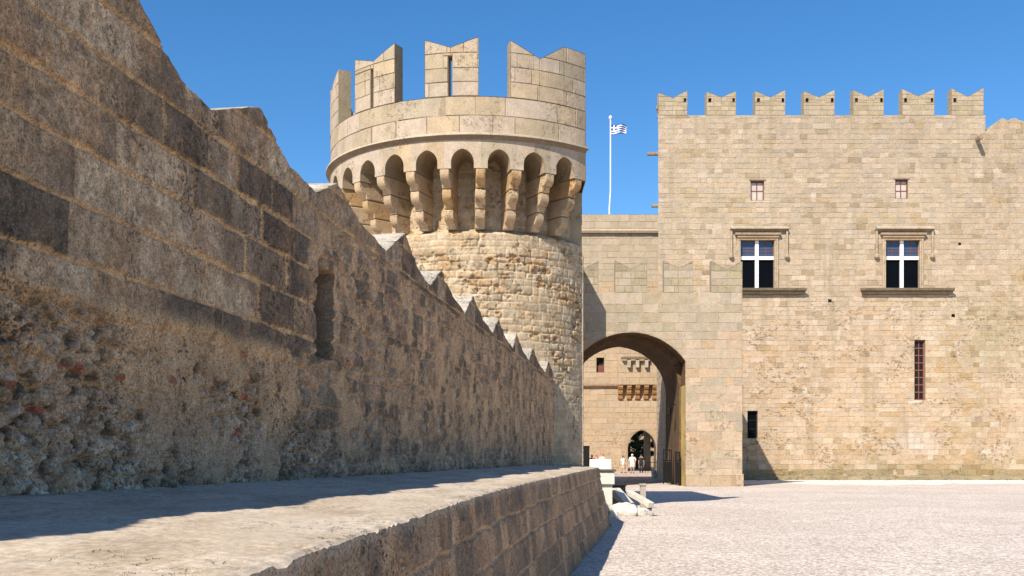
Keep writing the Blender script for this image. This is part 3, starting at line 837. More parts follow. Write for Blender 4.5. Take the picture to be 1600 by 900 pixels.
# vault: outer order, inner ring, tunnel, back face
IA = [(ACX - 3.28, -.02), (ACX + 3.28, -.02)]
for i in range(25):
    t = math.pi * i / 24; s_ = max(0, math.sin(t)); IA.append((ACX + 3.28 * math.cos(t), 6.1 + 3.25 * s_ ** 1.0 + .10 * (1 - abs(math.cos(t))) ** 3))
vt = MB(); vr = random.Random(9)
def extr(mb, prof2, y0, y1, n, colf):
    for i in range(1, len(prof2) - 0):
        a = prof2[i]; b = prof2[(i + 1) % len(prof2)]
        if abs(a[1] + .02) < 1e-6 and abs(b[1] + .02) < 1e-6: continue
        for k in range(n):
            ya = y0 + (y1 - y0) * k / n; yb_ = y0 + (y1 - y0) * (k + 1) / n
            mb.poly([(a[0], ya, a[1]), (b[0], ya, b[1]), (b[0], yb_, b[1]), (a[0], yb_, a[1])], colf())
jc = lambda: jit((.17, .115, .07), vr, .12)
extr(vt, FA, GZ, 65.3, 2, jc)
vt.poly([(ACX + AHW - .012, GZ + .01, 0), (ACX + AHW - .012, 65.28, 0), (ACX + AHW - .012, 65.28, 6.3), (ACX + AHW - .012, GZ + .01, 6.3)], (.62, .50, .20))  # yellow light on the jamb painted into this panel's colour
# ring between the two profiles at 65.3
def radial(prof2, t):
    best = None; c0 = (ACX, 4.5); d = (math.cos(t), math.sin(t))
    for i in range(len(prof2)):
        a = prof2[i]; b = prof2[(i + 1) % len(prof2)]
        ex, ez_ = b[0] - a[0], b[1] - a[1]; den = d[0] * ez_ - d[1] * ex
        if abs(den) < 1e-9: continue
        s = ((a[0] - c0[0]) * ez_ - (a[1] - c0[1]) * ex) / den; q = ((a[0] - c0[0]) * d[1] - (a[1] - c0[1]) * d[0]) / den
        if s > 0 and -1e-6 <= q <= 1 + 1e-6: best = s if best is None else min(best, s)
    return (c0[0] + d[0] * best, c0[1] + d[1] * best)
ts = [-.93 + (math.pi + 1.86) * i / 60 for i in range(61)]
for t0, t1 in zip(ts[:-1], ts[1:]):
    a, b = radial(FA, t0), radial(FA, t1); c_, d_ = radial(IA, t0), radial(IA, t1)
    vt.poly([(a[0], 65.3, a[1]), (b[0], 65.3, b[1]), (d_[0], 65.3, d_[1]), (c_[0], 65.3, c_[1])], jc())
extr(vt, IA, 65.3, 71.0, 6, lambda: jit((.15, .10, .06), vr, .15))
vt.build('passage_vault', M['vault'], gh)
bk = MB()
masonry(bk, lambda u, v, d: (u, 71.0 + d, v), [rect(gx0, 10.75, 0, gtop)], [IA], .6, 1.2, GP, (.47, .37, .25), 64)
bk.poly([(gx0, GZ, 0), (gx0, 71, 0), (gx0, 71, gtop), (gx0, GZ, gtop)], (.5, .42, .32))
bk.build('back_wall', M['gate'], gh)
# plinth on the right pier
pl = MB(); plx0 = ACX + AHW + .02
masonry(pl, plane_y(GZ - .10), [rect(plx0, gx1 + .06, 0, .72)], [], .72, 1.5, lambda u, v, r: jit((.55, .44, .31), r, .06), (.45, .36, .25), 65, hv=.01)
pl.poly([(plx0, GZ - .12, .72), (gx1 + .08, GZ - .12, .72), (gx1 + .08, GZ + .02, .76), (plx0, GZ + .02, .76)], (.6, .52, .4))
pl.poly([(gx1 + .06, GZ - .1, 0), (gx1 + .06, 79.9, 0), (gx1 + .06, 79.9, .72), (gx1 + .06, GZ - .1, .72)], (.5, .4, .29))
pl.poly([(gx1 - .0, GZ - .1, .74), (gx1 + .06, GZ - .1, .72), (gx1 + .06, 79.9, .72), (gx1 - .0, 79.9, .74)], (.5, .4, .29))
pl.poly([(plx0, GZ - .1, 0), (plx0, GZ - .1, .72), (plx0, GZ + .02, .76), (plx0, GZ + .02, 0)], (.5, .4, .29))
pl.build('plinth', M['gate'], gh)
# low arch edge ring (voussoirs, flush)
# unseen block added behind the tower to cast shade on the gate wall
tb = MB()
masonry(tb, plane_y(GZ - 2.6), [rect(-1.0, 4.25, 0, EYE + 11.9)], [], .5, .9, GP, (.47, .37, .25), 66)
masonry(tb, lambda u, v, d: (4.25 + d, u, v), [rect(GZ - 2.58, GZ, 0, EYE + 11.9)], [], .5, .9, GP, (.47, .37, .25), 67)
tb.poly([(-1, GZ - 2.6, EYE + 11.9), (4.25, GZ - 2.6, EYE + 11.9), (4.25, GZ + .5, EYE + 11.9), (-1, GZ + .5, EYE + 11.9)])
tb.build('shade_block', M['gate'], gh)
# M-shaped merlons on top
def flat_merlon(x0, x1, y, th, zb, zp0, zv, zp1, pal, seed, mat, parent, mort=(.44, .36, .26), holes=(), ch=.45, lw=.8, split=None):
    mb = MB(); xm = split if split else (x0 + x1) / 2
    dom = [[(x0, zb), (xm, zb), (xm, zv), (x0, zp0)], [(xm, zb), (x1, zb), (x1, zp1), (xm, zv)]]
    masonry(mb, plane_y(y + .02), dom, list(holes), ch, lw, pal, mort, seed, joint=.010, depth=.02, dvar=.006, hv=.1, bev=.01)
    xs = [(x0, zp0), (xm, zv), (x1, zp1)]
    for a, b in zip(xs[:-1], xs[1:]):
        mb.poly([(a[0], y, a[1]), (b[0], y, b[1]), (b[0], y + th, b[1]), (a[0], y + th, a[1])], (.52, .45, .35))
        mb.poly([(a[0], y + th, zb), (b[0], y + th, zb), (b[0], y + th, b[1]), (a[0], y + th, a[1])], (.46, .38, .28))
    for (x, z_) in (xs[0], xs[-1]):
        mb.poly([(x, y, zb), (x, y + th, zb), (x, y + th, z_), (x, y, z_)], (.45, .38, .28))
    for hl in holes:
        b_ = bb(hl); mb.box(b_[0], b_[1], y + .16, y + .18, b_[2], b_[3], (.03, .022, .016))
        for (xa_, xb_, za_, zb_) in ((b_[0], b_[0], b_[2], b_[3]), (b_[1], b_[1], b_[2], b_[3])):
            mb.poly([(xa_, y + .02, za_), (xa_, y + .17, za_), (xa_, y + .17, zb_), (xa_, y + .02, zb_)], (.12, .07, .04))
        for zz_ in (b_[2], b_[3]):
            mb.poly([(b_[0], y + .02, zz_), (b_[1], y + .02, zz_), (b_[1], y + .17, zz_), (b_[0], y + .17, zz_)], (.12, .07, .04))
    return mb.build('merlon', mat, parent)
GM = lambda u, v, r: jit(tuple(x * (.84 if v > gtop + 1.15 else 1) for x in r.choice([(.50, .44, .34), (.48, .42, .31), (.52, .45, .35), (.45, .40, .27)])), r, .07)
for i, (a, b, c_) in enumerate(((887, 935, 420), (961, 1011, 420), (1037, 1083, 419), (1111, 1160, 421))):
    flat_merlon(pX(a, GZ), pX(b, GZ), GZ, .5, gtop + .002, pZ(407, GZ), pZ(c_, GZ), pZ(408, GZ), GM, 70 + i, M['gate'], gh)
# open iron gate leaves inside the passage
def gate_leaf(x0, x1, y, z1):
    mb = MB(); w = .07
    mb.box(x0, x0 + w, y, y + w, 0.05, z1); mb.box(x1 - w, x1, y, y + w, .05, z1 - .05)
    for z_ in (.15, .9, 1.55, z1 - .12): mb.box(x0 + w, x1 - w, y + .01, y + w - .01, z_, z_ + .08)
    n = 4
    for k in range(1, n): 
        xx = x0 + (x1 - x0) * k / n; mb.box(xx - .02, xx + .02, y + .02, y + .05, .23, z1 - .12)
    mb.box(x0 + w + .003, x1 - w - .003, y + .025, y + .04, .23, 1.5)
    return mb.build('gate_leaf', M['iron'], gh)
gate_leaf(pX(1036, 67), pX(1050, 67), 67, 2.35)
gate_leaf(pX(1055, 64.9), pX(1063, 64.9), 64.9, 2.2)
ln = MB()   # bracket lamp on the right jamb
lx, ly = 10.55, 66.0
ln.tube([(lx, ly, 5.2), (lx - .35, ly, 5.25), (lx - .42, ly, 5.05)], .03, 6)
ln.tube([(lx - .42, ly, 5.05), (lx - .42, ly, 4.98), (lx - .42, ly, 4.55), (lx - .42, ly, 4.48)], [.03, .16, .11, .03], 6)
ln.build('wall_lantern', M['iron'], gh)

# ================================================================== PALACE FACADE
PZ_ = 80.0
pf = empty('palace_facade', (26, PZ_, 0), 'tall pale stone palace facade with mullioned windows and a battlemented top', 'palace')
fx0, fx1, fr = pX(1029, PZ_), pX(1540, PZ_), 50.0
ftop = pZ(180, PZ_)
def Q(x0, x1, y0, y1): return rect(pX(x0, PZ_), pX(x1, PZ_), pZ(y1, PZ_), pZ(y0, PZ_))
big_w = [(1157, 1210, 375, 451), (1384, 1437, 375, 451)]
small_w = [(1173, 1194, 282, 313), (1399, 1419, 280, 310)]
slit_w = [(1429, 1446, 531, 625), (1168, 1184, 642, 685)]
holes = [Q(*w) for w in big_w + small_w + slit_w]
hr = random.Random(77)
putlog = []
for (x, y, s) in ((1297, 470, 3), (1490, 493, 3), (1500, 381, 2.5)):
    putlog.append(Q(x - s, x + s * .8, y - s * .8, y + s * .8))
# ruined right-hand top
rb = [(1540, 205), (1546, 201), (1549, 196), (1556, 194), (1559, 189), (1564, 188), (1566, 184), (1573, 187), (1577, 189), (1580, 185), (1588, 184), (1591, 187), (1600, 189), (1612, 188), (1625, 176), (1640, 170), (1700, 168), (1800, 172)]
dom = [rect(fx0, fx1, 0, ftop)]
for (a, ya), (b, yb_) in zip(rb[:-1], rb[1:]):
    dom.append([(pX(a, PZ_), 0), (pX(b, PZ_), 0), (pX(b, PZ_), pZ(yb_, PZ_)), (pX(a, PZ_), pZ(ya, PZ_))])
pn_rs = np.random.RandomState(4)
def FP(u, v, r):
    t = float(vnoise(np.array([u * .22]), np.array([v * .22]), 301)[0]); t2 = float(vnoise(np.array([u * .5 + 40]), np.array([v * .5]), 302)[0])
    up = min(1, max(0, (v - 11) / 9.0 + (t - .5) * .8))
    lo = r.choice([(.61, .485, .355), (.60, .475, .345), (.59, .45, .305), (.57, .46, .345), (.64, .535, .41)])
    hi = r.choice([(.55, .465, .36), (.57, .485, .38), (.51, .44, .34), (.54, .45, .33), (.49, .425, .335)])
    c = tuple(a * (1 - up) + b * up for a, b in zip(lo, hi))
    if r.random() < .10: c = tuple(x * y for x, y in zip(c, (.80, .78, .72)))
    if r.random() < .07: c = tuple(min(.68, x * y) for x, y in zip(c, (1.12, 1.14, 1.2)))
    if t2 > .72 and r.random() < .5: c = tuple(x * y for x, y in zip(c, (.90, .86, .74)))
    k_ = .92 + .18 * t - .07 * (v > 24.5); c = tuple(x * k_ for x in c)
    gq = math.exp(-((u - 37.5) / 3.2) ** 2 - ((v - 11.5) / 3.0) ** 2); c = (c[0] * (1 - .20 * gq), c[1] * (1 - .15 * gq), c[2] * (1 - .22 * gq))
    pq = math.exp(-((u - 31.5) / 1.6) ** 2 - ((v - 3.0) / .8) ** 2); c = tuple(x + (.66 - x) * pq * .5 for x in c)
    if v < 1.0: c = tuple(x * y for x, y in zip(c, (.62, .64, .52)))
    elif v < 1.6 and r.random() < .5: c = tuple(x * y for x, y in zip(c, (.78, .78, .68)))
    return jit(c, r, .055)
fw = MB()
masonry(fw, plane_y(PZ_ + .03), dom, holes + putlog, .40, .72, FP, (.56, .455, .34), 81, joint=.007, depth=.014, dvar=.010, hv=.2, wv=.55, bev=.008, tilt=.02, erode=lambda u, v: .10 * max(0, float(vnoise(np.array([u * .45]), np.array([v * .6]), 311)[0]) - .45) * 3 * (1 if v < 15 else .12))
for b_ in putlog:
    q = bb(b_); fw.box(q[0] - .02, q[1] + .02, PZ_ + .2, PZ_ + .25, q[2] - .02, q[3] + .02, (.05, .03, .02))
# top, left return (angled back), roof edge
ybk = 94.0
xbl = fx0 / PZ_ * ybk + .3
fw.poly([(fx0, PZ_ + .03, ftop), (fx1, PZ_ + .03, ftop), (fx1, PZ_ + 1.0, ftop), (fx0 + .2, PZ_ + 1.0, ftop)], (.5, .43, .33))
fw.poly([(fx0 + .2, PZ_ + 1.0, ftop - .01), (fx1, PZ_ + 1.0, ftop - .01), (fx1, PZ_ + 1.0, ftop - 2), (fx0 + .2, PZ_ + 1.0, ftop - 2)], (.45, .38, .28))
for (a, ya), (b, yb_) in zip(rb[:-1], rb[1:]):
    A = (pX(a, PZ_), pZ(ya, PZ_)); B = (pX(b, PZ_), pZ(yb_, PZ_))
    fw.poly([(A[0], PZ_ + .03, A[1]), (B[0], PZ_ + .03, B[1]), (B[0], PZ_ + 1.2, B[1]), (A[0], PZ_ + 1.2, A[1])], (.5, .43, .33))
    fw.poly([(A[0], PZ_ + 1.2, A[1]), (B[0], PZ_ + 1.2, B[1]), (B[0], PZ_ + 1.2, 20), (A[0], PZ_ + 1.2, 20)], (.45, .38, .28))
fw.poly([(fx1, PZ_ + .03, pZ(206, PZ_)), (fx1, PZ_ + 1.0, pZ(206, PZ_)), (fx1, PZ_ + 1.0, ftop), (fx1, PZ_ + .03, ftop)], (.42, .35, .25))
L_ = math.hypot(xbl - fx0, ybk - PZ_); ux, uy = (xbl - fx0) / L_, (ybk - PZ_) / L_
masonry(fw, lambda u, v, d: (fx0 + ux * u - uy * d, PZ_ + .03 + uy * u + ux * d, v), [rect(0, L_, 0, ftop)], [], .42, .8, FP, (.5, .41, .3), 82)
fw.poly([(xbl, ybk, 0), (50, ybk, 0), (50, ybk, ftop - 2), (xbl, ybk, ftop - 2)], (.5, .42, .3))
fw.poly([(fx0 + .2, PZ_ + 1, ftop - 2), (50, PZ_ + 1, ftop - 2), (50, ybk, ftop - 2), (xbl, ybk, ftop - 2)], (.45, .38, .28))
# reveals of the openings
def reveal(mb, w, dep, col):
    a, b_, c_, d_ = pX(w[0], PZ_), pX(w[1], PZ_), pZ(w[3], PZ_), pZ(w[2], PZ_); y0, y1 = PZ_ + .02, PZ_ + dep
    mb.poly([(a, y0, c_), (a, y1, c_), (a, y1, d_), (a, y0, d_)], col); mb.poly([(b_, y0, c_), (b_, y1, c_), (b_, y1, d_), (b_, y0, d_)], col)
    mb.poly([(a, y0, c_), (b_, y0, c_), (b_, y1, c_), (a, y1, c_)], col); mb.poly([(a, y0, d_), (b_, y0, d_), (b_, y1, d_), (a, y1, d_)], col)
for w in big_w: reveal(fw, w, .46, (.5, .42, .31))
for w in small_w: reveal(fw, w, .42, (.42, .33, .23))
for w in slit_w: reveal(fw, w, .42, (.40, .31, .21))
fw.build('palace_wall', M['facade'], pf)
ms = [(1029, 1074), (1104, 1150), (1180, 1227), (1256, 1304), (1333, 1381), (1410, 1460), (1487, 1537)]
tops = [(145, 153, 141), (143, 152, 142), (142, 152, 140), (142, 152, 140), (140, 151, 139), (139, 150, 139), (138, 151, 137)]
for i, ((a, b), (p, v_, q)) in enumerate(zip(ms, tops)):
    hl = []
    if i: hl.append(rect(pX(a + 3, PZ_), pX(a + 7.5, PZ_), pZ(160, PZ_), pZ(153.5, PZ_)))
    if i < 6: hl.append(rect(pX(b - 5.5, PZ_), pX(b - 1.5, PZ_), pZ(160, PZ_), pZ(153.5, PZ_)))
    flat_merlon(pX(a, PZ_), pX(b, PZ_), PZ_, .8, ftop + .002, pZ(p, PZ_), pZ(v_, PZ_), pZ(q, PZ_), lambda u, v, r: jit(r.choice([(.50, .43, .31), (.46, .40, .28), (.53, .46, .35)]), r, .07), 90 + i, M['facade'], pf, ch=.38, lw=.7, holes=hl)

def bigwin(w, sill, drop_l=True):
    x0, x1 = pX(w[0], PZ_), pX(w[1], PZ_); z1, z0 = pZ(w[2], PZ_), pZ(w[3], PZ_); xm = (x0 + x1) / 2
    wy = PZ_ + .28
    s = (x1 - x0) / 53
    # stone mullion and transom painted white
    f = MB(); zt = z1 - 27.5 * .05
    f.box(xm - .135, xm + .135, wy - .1, wy + .12, z0 + .002, z1 - .002)
    f.box(x0 + .002, xm - .137, wy - .09, wy + .11, zt - .13, zt + .13); f.box(xm + .137, x1 - .002, wy - .09, wy + .11, zt - .13, zt + .13)
    frame = f.build('window', M['white'], pf)
    for (a, b) in ((x0, xm - .135), (xm + .135, x1)):
        p = MB(); p.box(a + .003, b - .003, wy + .06, wy + .08, zt + .132, z1 - .003); p.build('pane', M['glass_blue'], frame)
        p = MB(); p.box(a + .003, b - .003, wy + .06, wy + .08, z0 + .003, zt - .132); p.build('pane', M['glass_dark'], frame)
        lt = MB(); za, zb = zt + .132, z1
        for q in (.0, .5, 1.0):
            zz_ = za + .03 + (zb - za - .06) * q; lt.box(a + .005, b - .005, wy + .03, wy + .055, zz_ - .022, zz_ + .022)
        for q in (.0, .5, 1.0):
            xx = a + .03 + (b - a - .06) * q; lt.box(xx - .022, xx + .022, wy + .026, wy + .059, za + .003, zb - .003)
        zq = za + (zb - za) * .28; lt.box(a + .06, b - .06, wy + .02, wy + .05, zq - .02, zq + .02)
        lt.build('lattice', M['redwood'], frame)
        b2 = MB(); b2.box(a + .005, a + .05, wy + .03, wy + .055, z0 + .005, zt - .135); b2.box(b - .05, b - .005, wy + .03, wy + .055, z0 + .005, zt - .135)
        b2.build('sash', M['darkin'], frame)
    # moulded surround
    m = MB(); col = (.56, .46, .34)
    for k, (o, dp, th) in enumerate(((0, .05, .12), (.13, .10, .14))):
        for sx in (-1, 1):
            xa = (x0 - o - th) if sx < 0 else (x1 + o); m.box(xa, xa + th - .004, PZ_ - dp, PZ_ + .01, z0, z1 + o * 1.2, col)
    for k, (o, dp, th) in enumerate(((0.0, .10, .16), (.17, .20, .17), (.36, .30, .16))):
        e_ = .13 + .16 * k; m.box(x0 - e_, x1 + e_, PZ_ - dp, PZ_ + .012, z1 + o + .003, z1 + o + th, (.55, .40, .26) if k < 2 else (.42, .33, .24))
    m.build('surround', M['trim'], frame)
    h = MB(); hx0, hx1 = x0 - .80, x1 + 1.02; hz = z1 + .92
    h.poly([(hx0, PZ_ - .34, hz), (hx1, PZ_ - .34, hz), (hx1, PZ_ + .01, hz + .14), (hx0, PZ_ + .01, hz + .14)], (.6, .53, .43))
    h.poly([(hx0, PZ_ - .34, hz - .10), (hx1, PZ_ - .34, hz - .10), (hx1, PZ_ - .34, hz), (hx0, PZ_ - .34, hz)], (.58, .51, .41))
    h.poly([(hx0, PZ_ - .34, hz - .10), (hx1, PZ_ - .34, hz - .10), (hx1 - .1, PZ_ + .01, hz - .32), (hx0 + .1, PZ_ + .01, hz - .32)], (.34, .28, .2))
    for (x_, sg) in ((hx0, 1), (hx1, -1)):
        h.poly([(x_, PZ_ - .34, hz - .10), (x_, PZ_ - .34, hz), (x_, PZ_ + .01, hz + .14), (x_, PZ_ + .01, hz - .3)], (.5, .42, .32))
        h.box(min(x_, x_ + sg * .13), max(x_, x_ + sg * .13), PZ_ - .17, PZ_ + .012, hz - 2.05, hz - .102, (.52, .44, .34))
        c0 = x_ + sg * .065
        h.tube([(c0, PZ_ - .1, hz - 2.0), (c0, PZ_ - .1, hz - 2.12), (c0, PZ_ - .1, hz - 2.28), (c0, PZ_ - .1, hz - 2.38), (c0, PZ_ - .1, hz - 2.45)], [.08, .17, .20, .14, .04], 10, (.46, .37, .27))
    h.build('hood_mould', M['trim'], frame)
    sl = MB(); a, b = sill
    a, b = pX(a, PZ_), pX(b, PZ_); t = z0 - .003
    prof2 = [(0.01, t), (-.42, t), (-.42, t - .18), (-.34, t - .24), (-.22, t - .46), (.01, t - .5)]
    A = [(a + (.38 + y_) * .9, PZ_ + y_, z_) for y_, z_ in prof2]; B = [(b - (.38 + y_) * .9, PZ_ + y_, z_) for y_, z_ in prof2]
    for i in range(len(prof2)):
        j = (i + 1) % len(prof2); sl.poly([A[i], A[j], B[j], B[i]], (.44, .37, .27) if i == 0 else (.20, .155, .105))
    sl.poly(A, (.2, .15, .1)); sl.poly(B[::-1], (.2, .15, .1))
    sl.build('sill', M['trim'], frame)
bigwin(big_w[0], (1117, 1258)); bigwin(big_w[1], (1342, 1488))
for k, w in enumerate(small_w):
    x0, x1 = pX(w[0], PZ_), pX(w[1], PZ_); z1, z0 = pZ(w[2], PZ_), pZ(w[3], PZ_); wy = PZ_ + .22
    f = MB(); t_ = .06
    f.box(x0 + .002, x0 + t_, wy, wy + .06, z0 + .002, z1 - .002); f.box(x1 - t_, x1 - .002, wy, wy + .06, z0 + .002, z1 - .002)
    f.box(x0 + t_, x1 - t_, wy, wy + .06, z0 + .002, z0 + t_); f.box(x0 + t_, x1 - t_, wy, wy + .06, z1 - .14, z1 - .002)
    xm = (x0 + x1) / 2; f.box(xm - .03, xm + .03, wy + .004, wy + .056, z0 + t_, z1 - .14)
    for q in ((.5,) if k == 0 else (.42, .78)): zz_ = z0 + (z1 - z0) * q; f.box(x0 + t_, x1 - t_, wy + .008, wy + .052, zz_ - .025, zz_ + .025)
    fr_ = f.build('window', M['redwood'], pf)
    p = MB(); p.box(x0 + t_, x1 - t_, wy + .045, wy + .05, z0 + t_, z1 - .14); p.build('pane', M['glass_pale'], fr_)
    li = MB(); li.box(x0 - .12, x1 + .12, PZ_ - .035, PZ_ + .01, z1 + .004, z1 + .10, (.36, .3, .22)); li.build('lintel', M['trim'], fr_)
for k, w in enumerate(slit_w):
    x0, x1 = pX(w[0], PZ_), pX(w[1], PZ_); z1, z0 = pZ(w[2], PZ_), pZ(w[3], PZ_); wy = PZ_ + .24
    f = MB(); t_ = .09
    f.box(x0 + .002, x0 + t_, wy, wy + .06, z0 + .002, z1 - .002); f.box(x1 - t_, x1 - .002, wy, wy + .06, z0 + .002, z1 - .002)
    n = 8 if k == 0 else 3
    for i in range(n + 1):
        zz_ = z0 + .05 + (z1 - z0 - .1) * i / n; f.box(x0 + t_, x1 - t_, wy + .004, wy + .055, zz_ - .035, zz_ + .035)
    if k == 0: f.box((x0 + x1) / 2 - .025, (x0 + x1) / 2 + .025, wy + .008, wy + .05, z0 + .05, z1 - .05)
    fr_ = f.build('slit_window', M['slit_bar'] if k == 0 else M['iron'], pf)
    p = MB(); p.box(x0 + t_, x1 - t_, wy + .045, wy + .05, z0 + .01, z1 - .01); p.build('pane', M['glass_rust'] if k == 0 else M['glass_dark'], fr_)
# stone water spouts
def spout(p, q, w=.22, h=.2, mat='trim'):
    mb = MB(); p = Vector(p); q = Vector(q)
    mb.obar(p, q, w, h, (.38, .31, .22)); 
    a = p + (q - p) * .5 + Vector((0, 0, h / 2 + .03)); mb.obar(p + Vector((0, 0, h / 2 + .04)), q + Vector((0, 0, h / 2 + .04)), w * .35, .08, (.42, .35, .26))
    mb.build('water_spout', M[mat], pf, bevel=.015)
sp = px(1527, 218, PZ_); spout((sp[0], PZ_ + .05, sp[2]), (sp[0] - .12, PZ_ - .95, sp[2] - .1), .28, .24)
for (x_, y_, ln_) in ((1010, 241, .95), (1018, 322, .6), (1025, 170, .25)):
    p0 = px(1030, y_, PZ_ + .5); spout((p0[0] + .1, PZ_ + .45, p0[2]), (p0[0] - ln_, PZ_ + .45, p0[2] - .02), .35, .16)
# raised foot course of the facade
ft = MB()
masonry(ft, plane_y(PZ_ - .10), [rect(gx1 + .1, 48, 0, .26)], [], .26, .9, lambda u, v, r: jit((.40, .34, .22), r, .15), (.3, .26, .18), 83, hv=.01)
ft.poly([(gx1 + .1, PZ_ - .12, .26), (48, PZ_ - .12, .26), (48, PZ_ + .03, .32), (gx1 + .1, PZ_ + .03, .32)], (.42, .37, .25))
ft.build('foot_course', M['facade'], pf)

# ================================================================== REAR PALACE WING
WZ = 105.0
rw = empty('palace_wing', (10, WZ, COURT), 'rear palace wing with a pointed gateway seen through the arch and rising above the gatehouse', 'palace')
wt = pZ(335, WZ); PCX = (pX(981, WZ) + pX(1025, WZ)) / 2; PHW = (pX(1025, WZ) - pX(981, WZ)) / 2
PA = pointed(PCX, PHW, pZ(700, WZ), pZ(672, WZ), COURT - .02)
ww = MB()
WP = lambda u, v, r: jit(r.choice([(.58, .455, .31), (.56, .44, .31), (.58, .47, .34)]) if v < 20 else r.choice([(.52, .45, .34), (.55, .47, .36)]), r, .05)
winh = rect(pX(932, WZ), pX(944, WZ), pZ(582, WZ), pZ(559, WZ))
masonry(ww, plane_y(WZ + .02), [rect(-12, 18.5, 0, wt)], [PA, winh], .62, 1.3, WP, (.50, .40, .28), 101, joint=.012, depth=.02, dvar=.008)
ww.poly([(-12, WZ, wt), (18.5, WZ, wt), (18.5, WZ + 3, wt), (-12, WZ + 3, wt)], (.5, .43, .33))
b0 = bb(winh)
ww.poly([(b0[0], WZ + .5, b0[2]), (b0[1], WZ + .5, b0[2]), (b0[1], WZ + .5, b0[3]), (b0[0], WZ + .5, b0[3])], (.03, .02, .015))
for x_ in (b0[0], b0[1]): ww.poly([(x_, WZ, b0[2]), (x_, WZ + .5, b0[2]), (x_, WZ + .5, b0[3]), (x_, WZ, b0[3])], (.4, .3, .2))
# gateway reveal
for i in range(1, len(PA)):
    a = PA[i]; b = PA[(i + 1) % len(PA)]
    if b[1] < COURT and a[1] < COURT: continue
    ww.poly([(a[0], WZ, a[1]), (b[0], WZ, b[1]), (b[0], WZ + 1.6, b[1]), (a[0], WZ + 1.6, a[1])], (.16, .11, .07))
ww.poly([(-12, WZ + 3, 5), (18.5, WZ + 3, 5), (18.5, WZ + 3, wt), (-12, WZ + 3, wt)], (.5, .43, .33))
ww.build('wing_wall', M['gate'], rw)
ww2 = MB()
masonry(ww2, lambda u, v, d: (u, WZ + 1.6 + d, v), [rect(-12, 18.5, 0, 6)], [PA], .7, 1.5, WP, (.5, .4, .28), 102)
ww2.build('inner_wall', M['gate'], rw)
cn = MB(); zc_ = pZ(363, WZ)
cn.box(-12, 15.6, WZ - .3, WZ + .03, zc_ - .12, zc_ + .12, (.34, .27, .2)); cn.poly([(-12, WZ - .3, zc_ + .124), (15.6, WZ - .3, zc_ + .124), (15.6, WZ, zc_ + .3), (-12, WZ, zc_ + .3)], (.6, .52, .42))
cn.build('cornice', M['trim'], rw)
st_ = MB(); zc_ = pZ(602, WZ); st_.box(-2, pX(965, WZ), WZ - .28, WZ + .01, zc_ - .10, zc_ + .08, (.36, .24, .15)); st_.build('string_course', M['trim'], rw)
# corbelled bretèche
bx0, bx1 = pX(965, WZ), pX(1026, WZ); bz0, bz1 = pZ(623, WZ), pZ(602, WZ)
bt = MB(); masonry(bt, plane_y(WZ - .78), [rect(bx0, bx1, bz1, bz1 + 2.45)], [], .6, 1.2, WP, (.5, .4, .28), 104); bt.box(bx0, bx1, WZ - .77, WZ + .01, bz1, bz1 + 2.45, (.56, .46, .33))
bt.build('box_balcony', M['gate'], rw)
for i in range(5):
    xa = bx0 + .02 + (bx1 - bx0 - .5) * i / 4; mb = MB()
    for j in range(3):
        za = bz0 + (bz1 - bz0) * j / 3; zb = bz0 + (bz1 - bz0) * (j + 1) / 3 - .03
        dp = .25 + .24 * j
        pr = [(0, zb), (-dp, zb), (-dp, zb - .18), (-dp * .8, za), (0, za)]
        A = [(xa, WZ + y_, z_) for y_, z_ in pr]; B = [(xa + .46, WZ + y_, z_) for y_, z_ in pr]
        for q in range(5): mb.poly([A[q], A[(q + 1) % 5], B[(q + 1) % 5], B[q]], (.50, .28, .12))
        mb.poly(A, (.5, .28, .12)); mb.poly(B, (.5, .28, .12))
    mb.build('corbel', M['corbel'], rw)
hd = MB(); hz_ = pZ(561, WZ)
hd.box(pX(969, WZ), pX(1012, WZ), WZ - 1.3, WZ - .78, hz_ - .1, hz_ + .12, (.25, .16, .1))
for x_ in (981, 994, 1008): hd.box(pX(x_ - 2.6, WZ), pX(x_ + 2.6, WZ), WZ - 1.2, WZ - .78, hz_ - .95, hz_ - .12, (.62, .56, .46))
hd.build('hood_slab', M['trim'], rw)
wf = MB(); wf.box(b0[0] + .02, b0[1] - .02, WZ + .3, WZ + .34, b0[2] + .02, b0[2] + .75, (.1, .06, .05)); wf.build('shutter', M['redwood'], rw)

# flag
fp = empty('flagpole', px(953, 335, 106.2), 'tall white flagpole with a small blue and white striped flag above the rear wing', 'flagpole')
FZ = 106.2; bx_, _, bz_ = px(953, 336, FZ); tz_ = pZ(187, FZ)
mb = MB(); mb.tube([(bx_ - .05, FZ, bz_ - 1.0), (bx_ - .05, FZ, bz_ + .8), (bx_ + .06, FZ, bz_ + 2.5), (bx_ + .06, FZ, tz_)], [.10, .08, .07, .055], 10); mb.build('pole', M['pole'], fp, smooth=True)
mb = MB(); mb.tube([(bx_ + .06, FZ, tz_), (bx_ + .06, FZ, tz_ + .08), (bx_ + .06, FZ, tz_ + .22), (bx_ + .06, FZ, tz_ + .36), (bx_ + .06, FZ, tz_ + .42)], [.05, .15, .19, .13, .03], 10); mb.build('finial', M['pole'], fp, smooth=True)
def flag_mat():
    m, n, l, b = nt('striped_flag'); at = n.new('ShaderNodeAttribute'); at.attribute_name = 'Col'
    l.new(at.outputs['Color'], b.inputs['Base Color']); b.inputs['Roughness'].default_value = .8; return m
mb = MB(); fl_w, fl_h = 1.62, 1.08; nu, nv = 36, 18
z_top = pZ(194, FZ)
def fpnt(u, v):
    return (bx_ + .14 + u * fl_w * (1 - .04 * v), FZ + .16 * math.sin(u * 7.5 + v * 1.6) * (.3 + u), z_top - v * fl_h * (1 - .18 * u) - .10 * u - .07 * math.sin(u * 6 + .6))
BL, WH = (.02, .06, .30), (.78, .79, .80)
